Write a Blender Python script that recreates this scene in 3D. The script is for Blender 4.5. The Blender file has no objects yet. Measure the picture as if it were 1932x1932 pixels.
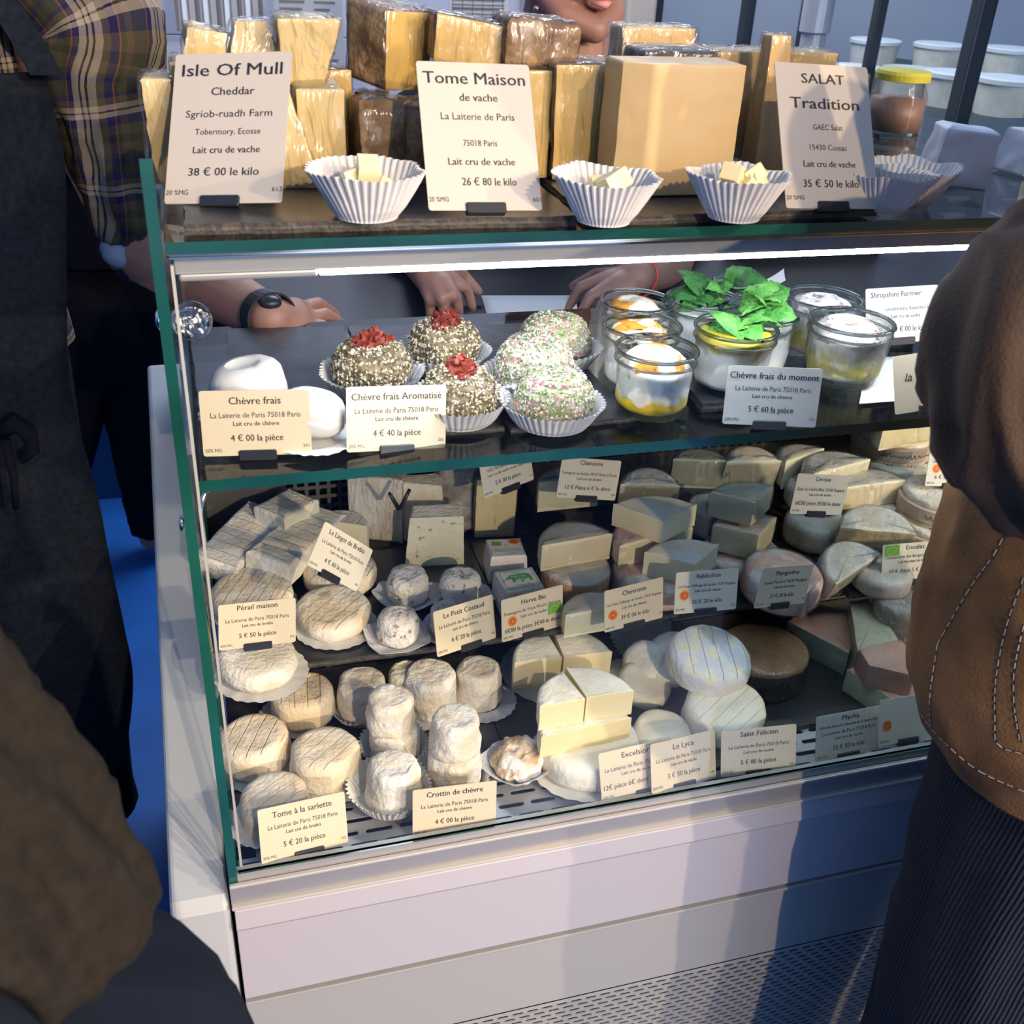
import bpy, bmesh, math, random
from mathutils import Vector, Matrix, Euler, noise
from mathutils.bvhtree import BVHTree
random.seed(7)
PI = math.pi
SC = bpy.context.scene
COL = SC.collection

# ------------------------------------------------------------------ camera, world, lights, exposure
CAMPOS = Vector((0.02, -0.8, 1.44))
AX = Vector((0.96039678, -0.09808252, 0.26080231))    # world X in camera axes (right, down, forward)
AY = Vector((-0.2748622, -0.4870172, 0.82901448))
AZ = Vector((0.04570338, -0.86786754, -0.49468893))
FPX = 1991.6
cam_d = bpy.data.cameras.new('camera')
cam = bpy.data.objects.new('camera', cam_d); COL.objects.link(cam)
cr = Vector((AX[0], AY[0], AZ[0])); cdn = Vector((AX[1], AY[1], AZ[1])); cf = Vector((AX[2], AY[2], AZ[2]))
Mc = Matrix((( cr[0], -cdn[0], -cf[0], CAMPOS[0]), (cr[1], -cdn[1], -cf[1], CAMPOS[1]), (cr[2], -cdn[2], -cf[2], CAMPOS[2]), (0, 0, 0, 1)))
cam.matrix_world = Mc
cam_d.sensor_width = 36; cam_d.lens = FPX / 1932 * 36
cam_d.clip_start = 0.02; cam_d.clip_end = 60
cam_d.dof.use_dof = True; cam_d.dof.focus_distance = 1.15; cam_d.dof.aperture_fstop = 14
SC.camera = cam
SC.view_settings.view_transform = 'Standard'; SC.view_settings.look = 'None'
SC.view_settings.gamma = 1; SC.view_settings.exposure = 0.0
try: SC.view_settings.use_curve_mapping = False
except Exception: pass
SC.cycles.max_bounces = 10; SC.cycles.transparent_max_bounces = 32
SC.cycles.caustics_reflective = False; SC.cycles.caustics_refractive = False
SC.cycles.sample_clamp_indirect = 4

wd = bpy.data.worlds.new('world'); SC.world = wd; wd.use_nodes = True
bg = wd.node_tree.nodes['Background']; bg.inputs[0].default_value = (0.34, 0.55, 1.0, 1); bg.inputs[1].default_value = 0.72

def area(name, loc, target, size, energy, color, sy=None):
    l = bpy.data.lights.new(name, 'AREA'); l.energy = energy; l.color = color; l.size = size
    if sy: l.shape = 'RECTANGLE'; l.size_y = sy
    o = bpy.data.objects.new(name, l); COL.objects.link(o); o.location = loc
    o.rotation_euler = (Vector(target) - Vector(loc)).to_track_quat('-Z', 'Y').to_euler(); return o
def spot(name, loc, target, energy, color, ang=50, rad=0.03):
    l = bpy.data.lights.new(name, 'SPOT'); l.energy = energy; l.color = color; l.spot_size = math.radians(ang); l.spot_blend = 0.5; l.shadow_soft_size = rad
    o = bpy.data.objects.new(name, l); COL.objects.link(o); o.location = loc
    o.rotation_euler = (Vector(target) - Vector(loc)).to_track_quat('-Z', 'Y').to_euler(); return o
area('shopfront_daylight', (1.5, -3.4, 1.9), (0.4, 0, 0.8), 2.2, 40, (0.66, 0.78, 1.0), 1.8)
WARM = (1.0, 0.74, 0.47)
spot('track_spot', (1.25, -2.3, 2.7), (0.45, 0, 0.6), 165, WARM)
spot('track_spot', (2.75, -3.7, 2.6), (0.45, 0, 0.6), 470, WARM, 34)
spot('track_spot', (4.1, -3.3, 2.6), (0.45, 0, 0.6), 500, WARM, 34)
spot('track_spot', (0.75, -4.2, 2.5), (0.35, 0.1, 0.75), 380, WARM, 30)
area('soft_fill_light', (1.9, -2.9, 2.2), (0.4, 0.2, 0.75), 1.5, 26, (1.0, 0.88, 0.74))  # added soft fill aimed into the case, not a lamp of the shop
area('back_room_light', (0.9, 1.9, 2.6), (0.9, 2.2, 0.9), 1.2, 60, (0.86, 0.9, 1.0))

# ------------------------------------------------------------------ pixel rays (1932 frame) used to take positions off the photograph
def ray(px, py):
    v = Vector((px - 966, py - 966, FPX)) / FPX
    return Vector((AX.dot(v), AY.dot(v), AZ.dot(v)))
def at(px, py, x=None, y=None, z=None):
    d = ray(px, py)
    t = (x - CAMPOS.x) / d.x if x is not None else (y - CAMPOS.y) / d.y if y is not None else (z - CAMPOS.z) / d.z
    return CAMPOS + d * t
def ppm(p): return FPX / (Vector(p) - CAMPOS).dot(cf)

# ------------------------------------------------------------------ materials
def newmat(name):
    m = bpy.data.materials.new(name); m.use_nodes = True
    return m, m.node_tree.nodes, m.node_tree.links, m.node_tree.nodes['Principled BSDF']
def simple(name, col, rough=0.5, metal=0.0, bump=0.0, scale=40.0, var=0.0, spec=0.5, coat=0.0, sheen=0.0):
    m, N, L, b = newmat(name)
    b.inputs['Base Color'].default_value = (*col, 1); b.inputs['Roughness'].default_value = rough; b.inputs['Metallic'].default_value = metal
    b.inputs['Specular IOR Level'].default_value = spec; b.inputs['Coat Weight'].default_value = coat
    if sheen: b.inputs['Sheen Weight'].default_value = sheen
    if bump or var:
        tc = N.new('ShaderNodeTexCoord'); n = N.new('ShaderNodeTexNoise'); n.inputs['Scale'].default_value = scale; n.inputs['Detail'].default_value = 5
        L.new(tc.outputs['Object'], n.inputs['Vector'])
        if bump:
            bp = N.new('ShaderNodeBump'); bp.inputs['Strength'].default_value = bump; bp.inputs['Distance'].default_value = 0.002
            L.new(n.outputs['Fac'], bp.inputs['Height']); L.new(bp.outputs[0], b.inputs['Normal'])
        if var:
            r = N.new('ShaderNodeValToRGB'); r.color_ramp.elements[0].position = 0.3; r.color_ramp.elements[1].position = 0.7
            r.color_ramp.elements[0].color = (*[c * (1 - var) for c in col], 1); r.color_ramp.elements[1].color = (*[min(1, c * (1 + var)) for c in col], 1)
            L.new(n.outputs['Fac'], r.inputs[0]); L.new(r.outputs[0], b.inputs['Base Color'])
    return m
def rind(name, c1, c2, scale=35, bump=0.5, fine=260, stripe=None, speck=None, rough=0.85, coat=0.0, mott=None, sss=0.0):
    """cheese skin: two-tone mottling, fine fluff bump, optional grid/strainer grooves, specks"""
    m, N, L, b = newmat(name); b.inputs['Roughness'].default_value = rough; b.inputs['Coat Weight'].default_value = coat; b.inputs['Coat Roughness'].default_value = 0.1
    b.inputs['Specular IOR Level'].default_value = 0.3
    if sss:
        b.inputs['Subsurface Weight'].default_value = sss; b.inputs['Subsurface Radius'].default_value = (0.006, 0.004, 0.002); b.inputs['Subsurface Scale'].default_value = 1.0
    tc = N.new('ShaderNodeTexCoord'); oi = N.new('ShaderNodeObjectInfo')
    mp = N.new('ShaderNodeVectorMath'); mp.operation = 'ADD'
    sc_ = N.new('ShaderNodeVectorMath'); sc_.operation = 'SCALE'; sc_.inputs[0].default_value = (3, 5, 7); L.new(oi.outputs['Random'], sc_.inputs['Scale'])
    L.new(tc.outputs['Object'], mp.inputs[0]); L.new(sc_.outputs[0], mp.inputs[1])
    n1 = N.new('ShaderNodeTexNoise'); n1.inputs['Scale'].default_value = scale; n1.inputs['Detail'].default_value = 6; L.new(mp.outputs[0], n1.inputs['Vector'])
    r1 = N.new('ShaderNodeValToRGB'); r1.color_ramp.elements[0].position = 0.38; r1.color_ramp.elements[1].position = 0.62
    r1.color_ramp.elements[0].color = (*c1, 1); r1.color_ramp.elements[1].color = (*c2, 1); L.new(n1.outputs['Fac'], r1.inputs[0])
    col = r1.outputs[0]
    n2 = N.new('ShaderNodeTexNoise'); n2.inputs['Scale'].default_value = fine; n2.inputs['Detail'].default_value = 4; L.new(mp.outputs[0], n2.inputs['Vector'])
    h = n2.outputs['Fac']
    if mott:     # (color, scale, threshold)
        n4 = N.new('ShaderNodeTexNoise'); n4.inputs['Scale'].default_value = mott[1]; n4.inputs['Detail'].default_value = 8; L.new(mp.outputs[0], n4.inputs['Vector'])
        r4 = N.new('ShaderNodeValToRGB'); r4.color_ramp.elements[0].position = mott[2]; r4.color_ramp.elements[1].position = mott[2] + 0.08
        L.new(n4.outputs['Fac'], r4.inputs[0]); mx = N.new('ShaderNodeMixRGB'); L.new(r4.outputs[0], mx.inputs[0]); L.new(col, mx.inputs[1]); mx.inputs[2].default_value = (*mott[0], 1); col = mx.outputs[0]
    if speck:    # (color, scale, size)
        v = N.new('ShaderNodeTexVoronoi'); v.inputs['Scale'].default_value = speck[1]; L.new(mp.outputs[0], v.inputs['Vector'])
        r2 = N.new('ShaderNodeValToRGB'); r2.color_ramp.elements[0].position = speck[2]; r2.color_ramp.elements[1].position = speck[2] + 0.05
        r2.color_ramp.elements[0].color = (1, 1, 1, 1); r2.color_ramp.elements[1].color = (0, 0, 0, 1); L.new(v.outputs['Distance'], r2.inputs[0])
        mx = N.new('ShaderNodeMixRGB'); L.new(r2.outputs[0], mx.inputs[0]); L.new(col, mx.inputs[1]); mx.inputs[2].default_value = (*speck[0], 1); col = mx.outputs[0]
    if stripe:   # (spacing m, angle deg, colour, width frac[, two-way])
        for ang in ([stripe[1]] + ([stripe[1] + 90] if len(stripe) > 4 else [])):
            mp2 = N.new('ShaderNodeMapping'); mp2.inputs['Rotation'].default_value = (0, 0, math.radians(ang)); L.new(tc.outputs['Object'], mp2.inputs['Vector'])
            sx = N.new('ShaderNodeSeparateXYZ'); L.new(mp2.outputs[0], sx.inputs[0])
            ad = N.new('ShaderNodeMath'); ad.operation = 'MULTIPLY_ADD'; L.new(n1.outputs['Fac'], ad.inputs[0]); ad.inputs[1].default_value = 0.004; L.new(sx.outputs[0], ad.inputs[2])
            dv = N.new('ShaderNodeMath'); dv.operation = 'DIVIDE'; L.new(ad.outputs[0], dv.inputs[0]); dv.inputs[1].default_value = stripe[0]
            fr = N.new('ShaderNodeMath'); fr.operation = 'FRACT'; L.new(dv.outputs[0], fr.inputs[0])
            r3 = N.new('ShaderNodeValToRGB'); e = r3.color_ramp.elements; w = stripe[3]
            e[0].position = 0.5 - w; e[0].color = (0, 0, 0, 1); e[1].position = 0.5; e[1].color = (1, 1, 1, 1); e2 = e.new(0.5 + w); e2.color = (0, 0, 0, 1)
            L.new(fr.outputs[0], r3.inputs[0])
            gn = N.new('ShaderNodeNewGeometry'); vt = N.new('ShaderNodeVectorTransform'); vt.vector_type = 'NORMAL'; vt.convert_from = 'WORLD'; vt.convert_to = 'OBJECT'; L.new(gn.outputs['True Normal'], vt.inputs[0])
            sn = N.new('ShaderNodeSeparateXYZ'); L.new(vt.outputs[0], sn.inputs[0])
            up = N.new('ShaderNodeMath'); up.operation = 'GREATER_THAN'; L.new(sn.outputs[2], up.inputs[0]); up.inputs[1].default_value = 0.72
            mm = N.new('ShaderNodeMath'); mm.operation = 'MULTIPLY'; L.new(r3.outputs[0], mm.inputs[0]); L.new(up.outputs[0], mm.inputs[1])
            mx = N.new('ShaderNodeMixRGB'); ms = N.new('ShaderNodeMath'); ms.operation = 'MULTIPLY'; ms.inputs[1].default_value = 0.5; L.new(mm.outputs[0], ms.inputs[0])
            L.new(ms.outputs[0], mx.inputs[0]); L.new(col, mx.inputs[1]); mx.inputs[2].default_value = (*stripe[2], 1); col = mx.outputs[0]
            sb = N.new('ShaderNodeMath'); sb.operation = 'MULTIPLY_ADD'; L.new(mm.outputs[0], sb.inputs[0]); sb.inputs[1].default_value = -1.2; L.new(h, sb.inputs[2]); h = sb.outputs[0]
    bp = N.new('ShaderNodeBump'); bp.inputs['Strength'].default_value = bump; bp.inputs['Distance'].default_value = 0.0028
    L.new(h, bp.inputs['Height']); L.new(bp.outputs[0], b.inputs['Normal']); L.new(col, b.inputs['Base Color'])
    return m
def thin_glass(name, tint=(1, 1, 1), refl=0.05, edge=0.45, rough=0.0, bump=0.0, bscale=60, glossc=(1, 1, 1), stretch=(1, 1, 1)):
    """thin clear sheet: transparent with a fresnel-weighted gloss"""
    m, N, L, b = newmat(name); N.remove(b); out = N['Material Output']
    t = N.new('ShaderNodeBsdfTransparent'); t.inputs[0].default_value = (*tint, 1)
    g = N.new('ShaderNodeBsdfGlossy'); g.inputs['Roughness'].default_value = rough; g.inputs[0].default_value = (*glossc, 1)
    lw = N.new('ShaderNodeLayerWeight'); lw.inputs[0].default_value = 0.25
    ma = N.new('ShaderNodeMath'); ma.operation = 'MULTIPLY_ADD'; ma.inputs[1].default_value = edge; ma.inputs[2].default_value = refl; ma.use_clamp = True
    L.new(lw.outputs['Fresnel'], ma.inputs[0]); mx = N.new('ShaderNodeMixShader'); L.new(ma.outputs[0], mx.inputs[0]); L.new(t.outputs[0], mx.inputs[1]); L.new(g.outputs[0], mx.inputs[2])
    if bump:
        tc = N.new('ShaderNodeTexCoord'); n = N.new('ShaderNodeTexNoise'); n.inputs['Scale'].default_value = bscale; n.inputs['Detail'].default_value = 3; n.inputs['Distortion'].default_value = 1.5
        mp = N.new('ShaderNodeMapping'); mp.inputs['Scale'].default_value = stretch; L.new(tc.outputs['Object'], mp.inputs['Vector']); L.new(mp.outputs[0], n.inputs['Vector']); bp = N.new('ShaderNodeBump'); bp.inputs['Strength'].default_value = bump; bp.inputs['Distance'].default_value = 0.008
        L.new(n.outputs['Fac'], bp.inputs['Height']); L.new(bp.outputs[0], g.inputs['Normal']); L.new(bp.outputs[0], lw.inputs['Normal'])
    L.new(mx.outputs[0], out.inputs[0]); return m
def emit(name, col, s):
    m, N, L, b = newmat(name); b.inputs['Base Color'].default_value = (*col, 1); b.inputs['Emission Color'].default_value = (*col, 1); b.inputs['Emission Strength'].default_value = s; return m
def zramp(name, stops, scale=90, amt=0.012, rough=0.4, bump=0.4, mott=None, coat=0.2):
    """jar filling: colour by height (object z, metres) with a wobbling boundary; stops = [(z, colour)...]"""
    m, N, L, b = newmat(name); b.inputs['Roughness'].default_value = rough; b.inputs['Coat Weight'].default_value = coat
    tc = N.new('ShaderNodeTexCoord'); sx = N.new('ShaderNodeSeparateXYZ'); L.new(tc.outputs['Object'], sx.inputs[0])
    n = N.new('ShaderNodeTexNoise'); n.inputs['Scale'].default_value = scale; n.inputs['Detail'].default_value = 4; L.new(tc.outputs['Object'], n.inputs['Vector'])
    sb = N.new('ShaderNodeMath'); sb.operation = 'SUBTRACT'; L.new(n.outputs['Fac'], sb.inputs[0]); sb.inputs[1].default_value = 0.5
    ma = N.new('ShaderNodeMath'); ma.operation = 'MULTIPLY_ADD'; L.new(sb.outputs[0], ma.inputs[0]); ma.inputs[1].default_value = amt * 3; L.new(sx.outputs[2], ma.inputs[2])
    dv = N.new('ShaderNodeMath'); dv.operation = 'DIVIDE'; L.new(ma.outputs[0], dv.inputs[0]); dv.inputs[1].default_value = 0.08
    r = N.new('ShaderNodeValToRGB'); e = r.color_ramp.elements
    for i, (z, c) in enumerate(stops):
        el = e[i] if i < 2 else e.new(z / 0.08)
        el.position = min(1, z / 0.08); el.color = (*c, 1)
    L.new(dv.outputs[0], r.inputs[0]); col = r.outputs[0]
    if mott:
        n4 = N.new('ShaderNodeTexNoise'); n4.inputs['Scale'].default_value = mott[1]; n4.inputs['Detail'].default_value = 8; L.new(tc.outputs['Object'], n4.inputs['Vector'])
        r4 = N.new('ShaderNodeValToRGB'); r4.color_ramp.elements[0].position = mott[2]; r4.color_ramp.elements[1].position = mott[2] + 0.08
        L.new(n4.outputs['Fac'], r4.inputs[0]); mx = N.new('ShaderNodeMixRGB'); L.new(r4.outputs[0], mx.inputs[0]); L.new(col, mx.inputs[1]); mx.inputs[2].default_value = (*mott[0], 1); col = mx.outputs[0]
    L.new(col, b.inputs['Base Color'])
    bp = N.new('ShaderNodeBump'); bp.inputs['Strength'].default_value = bump; bp.inputs['Distance'].default_value = 0.002; L.new(n.outputs['Fac'], bp.inputs['Height']); L.new(bp.outputs[0], b.inputs['Normal'])
    return m
def uvband(name, per_u, bands_u, per_v=None, bands_v=None, rough=0.8, bump=0.0, bump_freq=None):
    """woven cloth: constant colour bands over the cloth's own u (and v) in metres, averaged"""
    m, N, L, b = newmat(name); b.inputs['Roughness'].default_value = rough; b.inputs['Specular IOR Level'].default_value = 0.2
    uv = N.new('ShaderNodeUVMap'); sx = N.new('ShaderNodeSeparateXYZ'); L.new(uv.outputs[0], sx.inputs[0])
    def ramp(sock, per, bands):
        dv = N.new('ShaderNodeMath'); dv.operation = 'DIVIDE'; L.new(sock, dv.inputs[0]); dv.inputs[1].default_value = per
        fr = N.new('ShaderNodeMath'); fr.operation = 'FRACT'; L.new(dv.outputs[0], fr.inputs[0])
        r = N.new('ShaderNodeValToRGB'); r.color_ramp.interpolation = 'CONSTANT'; e = r.color_ramp.elements
        for i, (p, c) in enumerate(bands):
            el = e[i] if i < 2 else e.new(p)
            el.position = p; el.color = (*c, 1)
        L.new(fr.outputs[0], r.inputs[0]); return r.outputs[0]
    c = ramp(sx.outputs[0], per_u, bands_u)
    if per_v:
        c2 = ramp(sx.outputs[1], per_v, bands_v); mx = N.new('ShaderNodeMixRGB'); mx.inputs[0].default_value = 0.5; L.new(c, mx.inputs[1]); L.new(c2, mx.inputs[2]); c = mx.outputs[0]
    L.new(c, b.inputs['Base Color'])
    if bump_freq:
        ml = N.new('ShaderNodeMath'); ml.operation = 'MULTIPLY'; L.new(sx.outputs[0], ml.inputs[0]); ml.inputs[1].default_value = bump_freq * 2 * PI
        sn = N.new('ShaderNodeMath'); sn.operation = 'SINE'; L.new(ml.outputs[0], sn.inputs[0])
        bp = N.new('ShaderNodeBump'); bp.inputs['Strength'].default_value = bump; bp.inputs['Distance'].default_value = 0.002; L.new(sn.outputs[0], bp.inputs['Height']); L.new(bp.outputs[0], b.inputs['Normal'])
    return m

M = {}
M['white_rind'] = rind('white_rind', (0.72, 0.66, 0.52), (0.86, 0.83, 0.76), 30, 0.7, 220)
M['perail'] = rind('perail_rind', (0.70, 0.58, 0.40), (0.86, 0.80, 0.68), 26, 0.8, 180, stripe=(0.0125, 28, (0.58, 0.44, 0.30), 0.05))
M['tome'] = rind('tome_rind', (0.78, 0.64, 0.45), (0.88, 0.80, 0.66), 22, 0.6, 200, stripe=(0.0145, -8, (0.62, 0.42, 0.25), 0.06))
M['tome_b'] = rind('tome_rind_b', (0.82, 0.68, 0.48), (0.89, 0.82, 0.70), 22, 0.6, 200, stripe=(0.0145, 58, (0.66, 0.46, 0.28), 0.05))
M['crottin'] = rind('crottin_rind', (0.72, 0.64, 0.50), (0.86, 0.83, 0.77), 34, 1.0, 150, mott=((0.62, 0.64, 0.64), 60, 0.60))
M['costaud'] = rind('costaud_rind', (0.74, 0.70, 0.64), (0.86, 0.84, 0.80), 60, 1.0, 200, speck=None, mott=((0.30, 0.22, 0.15), 90, 0.58))
M['lingot'] = rind('lingot_rind', (0.72, 0.68, 0.56), (0.84, 0.82, 0.76), 24, 0.7, 160, stripe=(0.017, 0, (0.60, 0.48, 0.34), 0.04))
M['fresh'] = rind('fresh_curd', (0.58, 0.60, 0.60), (0.64, 0.65, 0.65), 20, 0.35, 90, rough=0.45, sss=0.3)
M['bloomy'] = rind('bloomy_rind', (0.80, 0.76, 0.62), (0.88, 0.86, 0.78), 30, 0.6, 160)
M['bloomy_spot'] = rind('bloomy_spotted', (0.84, 0.80, 0.66), (0.88, 0.86, 0.76), 30, 0.6, 160, mott=((0.55, 0.42, 0.30), 45, 0.66))
M['felicien'] = rind('blue_white_rind', (0.86, 0.82, 0.56), (0.88, 0.86, 0.74), 30, 0.7, 150, mott=((0.76, 0.78, 0.79), 60, 0.46), stripe=(0.017, 5, (0.66, 0.68, 0.66), 0.03))
M['felicien_b'] = rind('striped_white_rind', (0.86, 0.82, 0.62), (0.90, 0.88, 0.78), 26, 0.5, 150, stripe=(0.014, 60, (0.72, 0.64, 0.42), 0.05))
M['lyca'] = rind('lyca_rind', (0.80, 0.70, 0.50), (0.86, 0.80, 0.64), 40, 0.4, 200)
M['brown_top'] = rind('brown_top', (0.36, 0.18, 0.07), (0.50, 0.30, 0.14), 30, 0.4, 120, rough=0.4, coat=0.5, stripe=(0.004, 4, (0.30, 0.15, 0.07), 0.2))
M['dark_rind'] = rind('dark_rind', (0.05, 0.04, 0.035), (0.14, 0.11, 0.09), 60, 1.2, 140, rough=0.5)
M['orange_rind'] = rind('washed_rind', (0.68, 0.38, 0.22), (0.82, 0.58, 0.42), 40, 0.6, 160, mott=((0.86, 0.78, 0.70), 30, 0.6))
M['pale_top'] = rind('reblochon_rind', (0.72, 0.62, 0.46), (0.80, 0.74, 0.62), 28, 0.4, 140, mott=((0.70, 0.72, 0.70), 22, 0.55))
M['pink_rind'] = rind('pink_rind', (0.70, 0.42, 0.34), (0.80, 0.62, 0.54), 36, 0.5, 140, mott=((0.86, 0.83, 0.78), 30, 0.52))
M['grey_rind'] = rind('grey_rind', (0.30, 0.28, 0.25), (0.50, 0.48, 0.44), 50, 1.0, 140, mott=((0.62, 0.60, 0.56), 70, 0.58))
M['tome_rind'] = rind('tome_maison_rind', (0.16, 0.09, 0.04), (0.36, 0.24, 0.13), 45, 1.2, 130, mott=((0.52, 0.42, 0.30), 60, 0.62))
M['box_wood'] = simple('box_wood', (0.62, 0.50, 0.38), 0.7, bump=0.3, scale=60, var=0.12)
M['paste'] = rind('ivory_paste', (0.74, 0.66, 0.44), (0.80, 0.73, 0.53), 14, 0.15, 60, rough=0.45)
M['paste_y'] = rind('butter_paste', (0.80, 0.68, 0.38), (0.84, 0.74, 0.46), 14, 0.12, 60, rough=0.4)
M['paste_green'] = rind('pale_paste', (0.66, 0.66, 0.48), (0.72, 0.71, 0.54), 14, 0.15, 60, rough=0.45)
M['paste_hole'] = rind('holed_paste', (0.72, 0.66, 0.46), (0.79, 0.73, 0.55), 14, 0.8, 60, rough=0.45, mott=((0.46, 0.36, 0.20), 75, 0.68))
M['blue_paste'] = rind('veined_paste', (0.70, 0.68, 0.52), (0.78, 0.74, 0.58), 20, 0.6, 80, rough=0.45, mott=((0.32, 0.30, 0.20), 95, 0.61))
M['cheddar'] = rind('cheddar_paste', (0.62, 0.47, 0.20), (0.68, 0.54, 0.27), 10, 0.2, 60, rough=0.4)
M['tome_paste'] = rind('tome_paste', (0.52, 0.34, 0.10), (0.60, 0.43, 0.16), 12, 0.3, 60, rough=0.4, mott=((0.45, 0.28, 0.08), 110, 0.70))
M['salat'] = rind('salat_paste', (0.60, 0.41, 0.18), (0.66, 0.48, 0.24), 8, 0.3, 40, rough=0.4, mott=((0.50, 0.30, 0.10), 120, 0.74))
M['pink_speck'] = rind('pink_speckled', (0.66, 0.36, 0.26), (0.72, 0.46, 0.36), 20, 0.2, 100, rough=0.35, coat=0.6, mott=((0.10, 0.08, 0.06), 190, 0.66))
M['green_speck'] = rind('green_speckled', (0.52, 0.55, 0.38), (0.60, 0.61, 0.45), 20, 0.2, 100, rough=0.4, mott=((0.06, 0.06, 0.05), 170, 0.66))
M['brain'] = rind('wrinkled_rind', (0.50, 0.32, 0.18), (0.78, 0.64, 0.48), 60, 1.2, 160, mott=((0.88, 0.84, 0.78), 45, 0.5))
M['herb_base'] = rind('herb_base', (0.26, 0.28, 0.15), (0.50, 0.46, 0.38), 70, 1.0, 200)
M['spice_base'] = rind('spice_base', (0.10, 0.08, 0.045), (0.26, 0.21, 0.13), 90, 1.0, 220)
for k, c in dict(f_green=(0.10, 0.18, 0.05), f_green2=(0.22, 0.34, 0.12), f_white=(0.66, 0.64, 0.60), f_pink=(0.66, 0.16, 0.30), f_straw=(0.62, 0.55, 0.36), f_olive=(0.11, 0.085, 0.045), f_cream=(0.50, 0.42, 0.26), f_red=(0.21, 0.028, 0.012), f_red2=(0.16, 0.018, 0.010)).items():
    M[k] = simple(k, c, 0.55)
M['slate'] = simple('slate', (0.030, 0.032, 0.037), 0.32, bump=0.5, scale=30, var=0.3)
M['slate_edge'] = simple('slate_edge', (0.05, 0.045, 0.04), 0.6, bump=1.0, scale=160, var=0.5)
M['glass'] = thin_glass('pane_glass', (0.985, 0.995, 0.99), 0.0, 0.22)
M['glass_shelf'] = thin_glass('shelf_glass', (0.90, 0.96, 0.94), 0.04, 0.9)
M['glass_edge'] = simple('glass_edge', (0.008, 0.075, 0.060), 0.12, var=0.5, scale=6, spec=0.9)
M['jar_glass'] = thin_glass('jar_glass', (0.99, 0.997, 0.99), 0.025, 0.4, 0.03)
M['rim_glass'] = simple('rim_glass', (0.95, 1.0, 0.97), 0.02); M['rim_glass'].node_tree.nodes['Principled BSDF'].inputs['Transmission Weight'].default_value = 1.0
M['film'] = thin_glass('plastic_film', (0.98, 0.98, 0.98), 0.05, 0.42, 0.16, 1.0, 42, stretch=(1, 1, .3))
M['film_soft'] = thin_glass('plastic_film_soft', (0.98, 0.98, 0.98), 0.05, 0.4, 0.22, 0.9, 110)
M['clear_plastic'] = thin_glass('clear_plastic', (0.9, 0.9, 0.9), 0.10, 0.9, 0.08, 0.4, 40)
M['paper'] = simple('white_paper', (0.68, 0.67, 0.65), 0.75, bump=0.15, scale=90)
M['paper_blue'] = simple('wax_paper', (0.70, 0.70, 0.72), 0.6, bump=0.3, scale=60)
M['card'] = simple('cream_card', (0.66, 0.575, 0.41), 0.34)
M['card_w'] = simple('pale_card', (0.68, 0.65, 0.55), 0.34)
M['card_big'] = simple('large_card', (0.55, 0.50, 0.43), 0.38)
M['ink'] = simple('ink', (0.018, 0.018, 0.022), 0.5)
M['ink_grey'] = simple('ink_grey', (0.12, 0.12, 0.13), 0.5)
M['ink_brown'] = simple('ink_brown', (0.10, 0.06, 0.04), 0.7)
M['black_plastic'] = simple('black_plastic', (0.018, 0.02, 0.026), 0.35)
M['green_print'] = simple('green_print', (0.16, 0.42, 0.05), 0.45)
M['green_print_b'] = simple('green_print_b', (0.06, 0.42, 0.14), 0.45)
M['red_print'] = simple('red_print', (0.62, 0.08, 0.02), 0.45)
M['orange_print'] = simple('orange_print', (0.80, 0.34, 0.04), 0.45)
M['pink_print'] = simple('pink_print', (0.72, 0.30, 0.30), 0.5)
M['satin'] = simple('satin_trim', (0.60, 0.57, 0.52), 0.35, 0.3)
M['steel'] = simple('brushed_steel', (0.46, 0.47, 0.49), 0.38, 0.45, bump=0.05, scale=200)
M['alu'] = simple('aluminium', (0.40, 0.40, 0.41), 0.42, 0.5)
M['housing'] = simple('lamp_housing', (0.34, 0.35, 0.37), 0.5, 0.0)
M['chrome'] = simple('chrome', (0.75, 0.76, 0.78), 0.10, 1.0)
M['enamel'] = simple('white_enamel', (0.42, 0.41, 0.46), 0.45)
M['enamel_grey'] = simple('grey_enamel', (0.33, 0.335, 0.34), 0.5)
M['cap'] = simple('end_cap_plastic', (0.42, 0.45, 0.48), 0.5)
M['grey_plate'] = simple('grey_plate', (0.15, 0.15, 0.14), 0.45, 0.3)
M['dark'] = simple('dark_void', (0.006, 0.006, 0.008), 0.9)
M['led'] = emit('led_strip', (0.82, 0.88, 1.0), 105)
M['floor'] = simple('blue_floor', (0.004, 0.085, 0.33), 0.5, var=0.12, scale=8, bump=0.1)
M['blue_board'] = simple('blue_board', (0.006, 0.045, 0.14), 0.5)
M['wall'] = simple('wall_paint', (0.36, 0.36, 0.42), 0.7)
M['tile'] = simple('tile', (0.36, 0.36, 0.43), 0.35, var=0.04, scale=3)
M['frame'] = simple('window_frame', (0.02, 0.028, 0.034), 0.4)
M['skin'] = simple('skin', (0.42, 0.21, 0.15), 0.5, var=0.08, scale=25, bump=0.15)
M['skin_pale'] = simple('skin_pale', (0.34, 0.18, 0.14), 0.5, var=0.08, scale=25, bump=0.15)
M['hair'] = simple('dark_hair', (0.015, 0.012, 0.01), 0.5, bump=0.5, scale=200)
M['apron'] = simple('apron_cloth', (0.010, 0.014, 0.022), 0.9, bump=0.5, scale=120, var=0.3, spec=0.1)
M['black_cloth'] = simple('black_cloth', (0.006, 0.007, 0.012), 0.9, bump=0.4, scale=60, spec=0.1)
M['coat'] = simple('grey_coat', (0.020, 0.017, 0.014), 0.95, bump=0.3, scale=100, var=0.2, spec=0.05)
M['coat_dark'] = simple('dark_coat_lining', (0.008, 0.012, 0.022), 0.95, spec=0.1)
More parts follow.
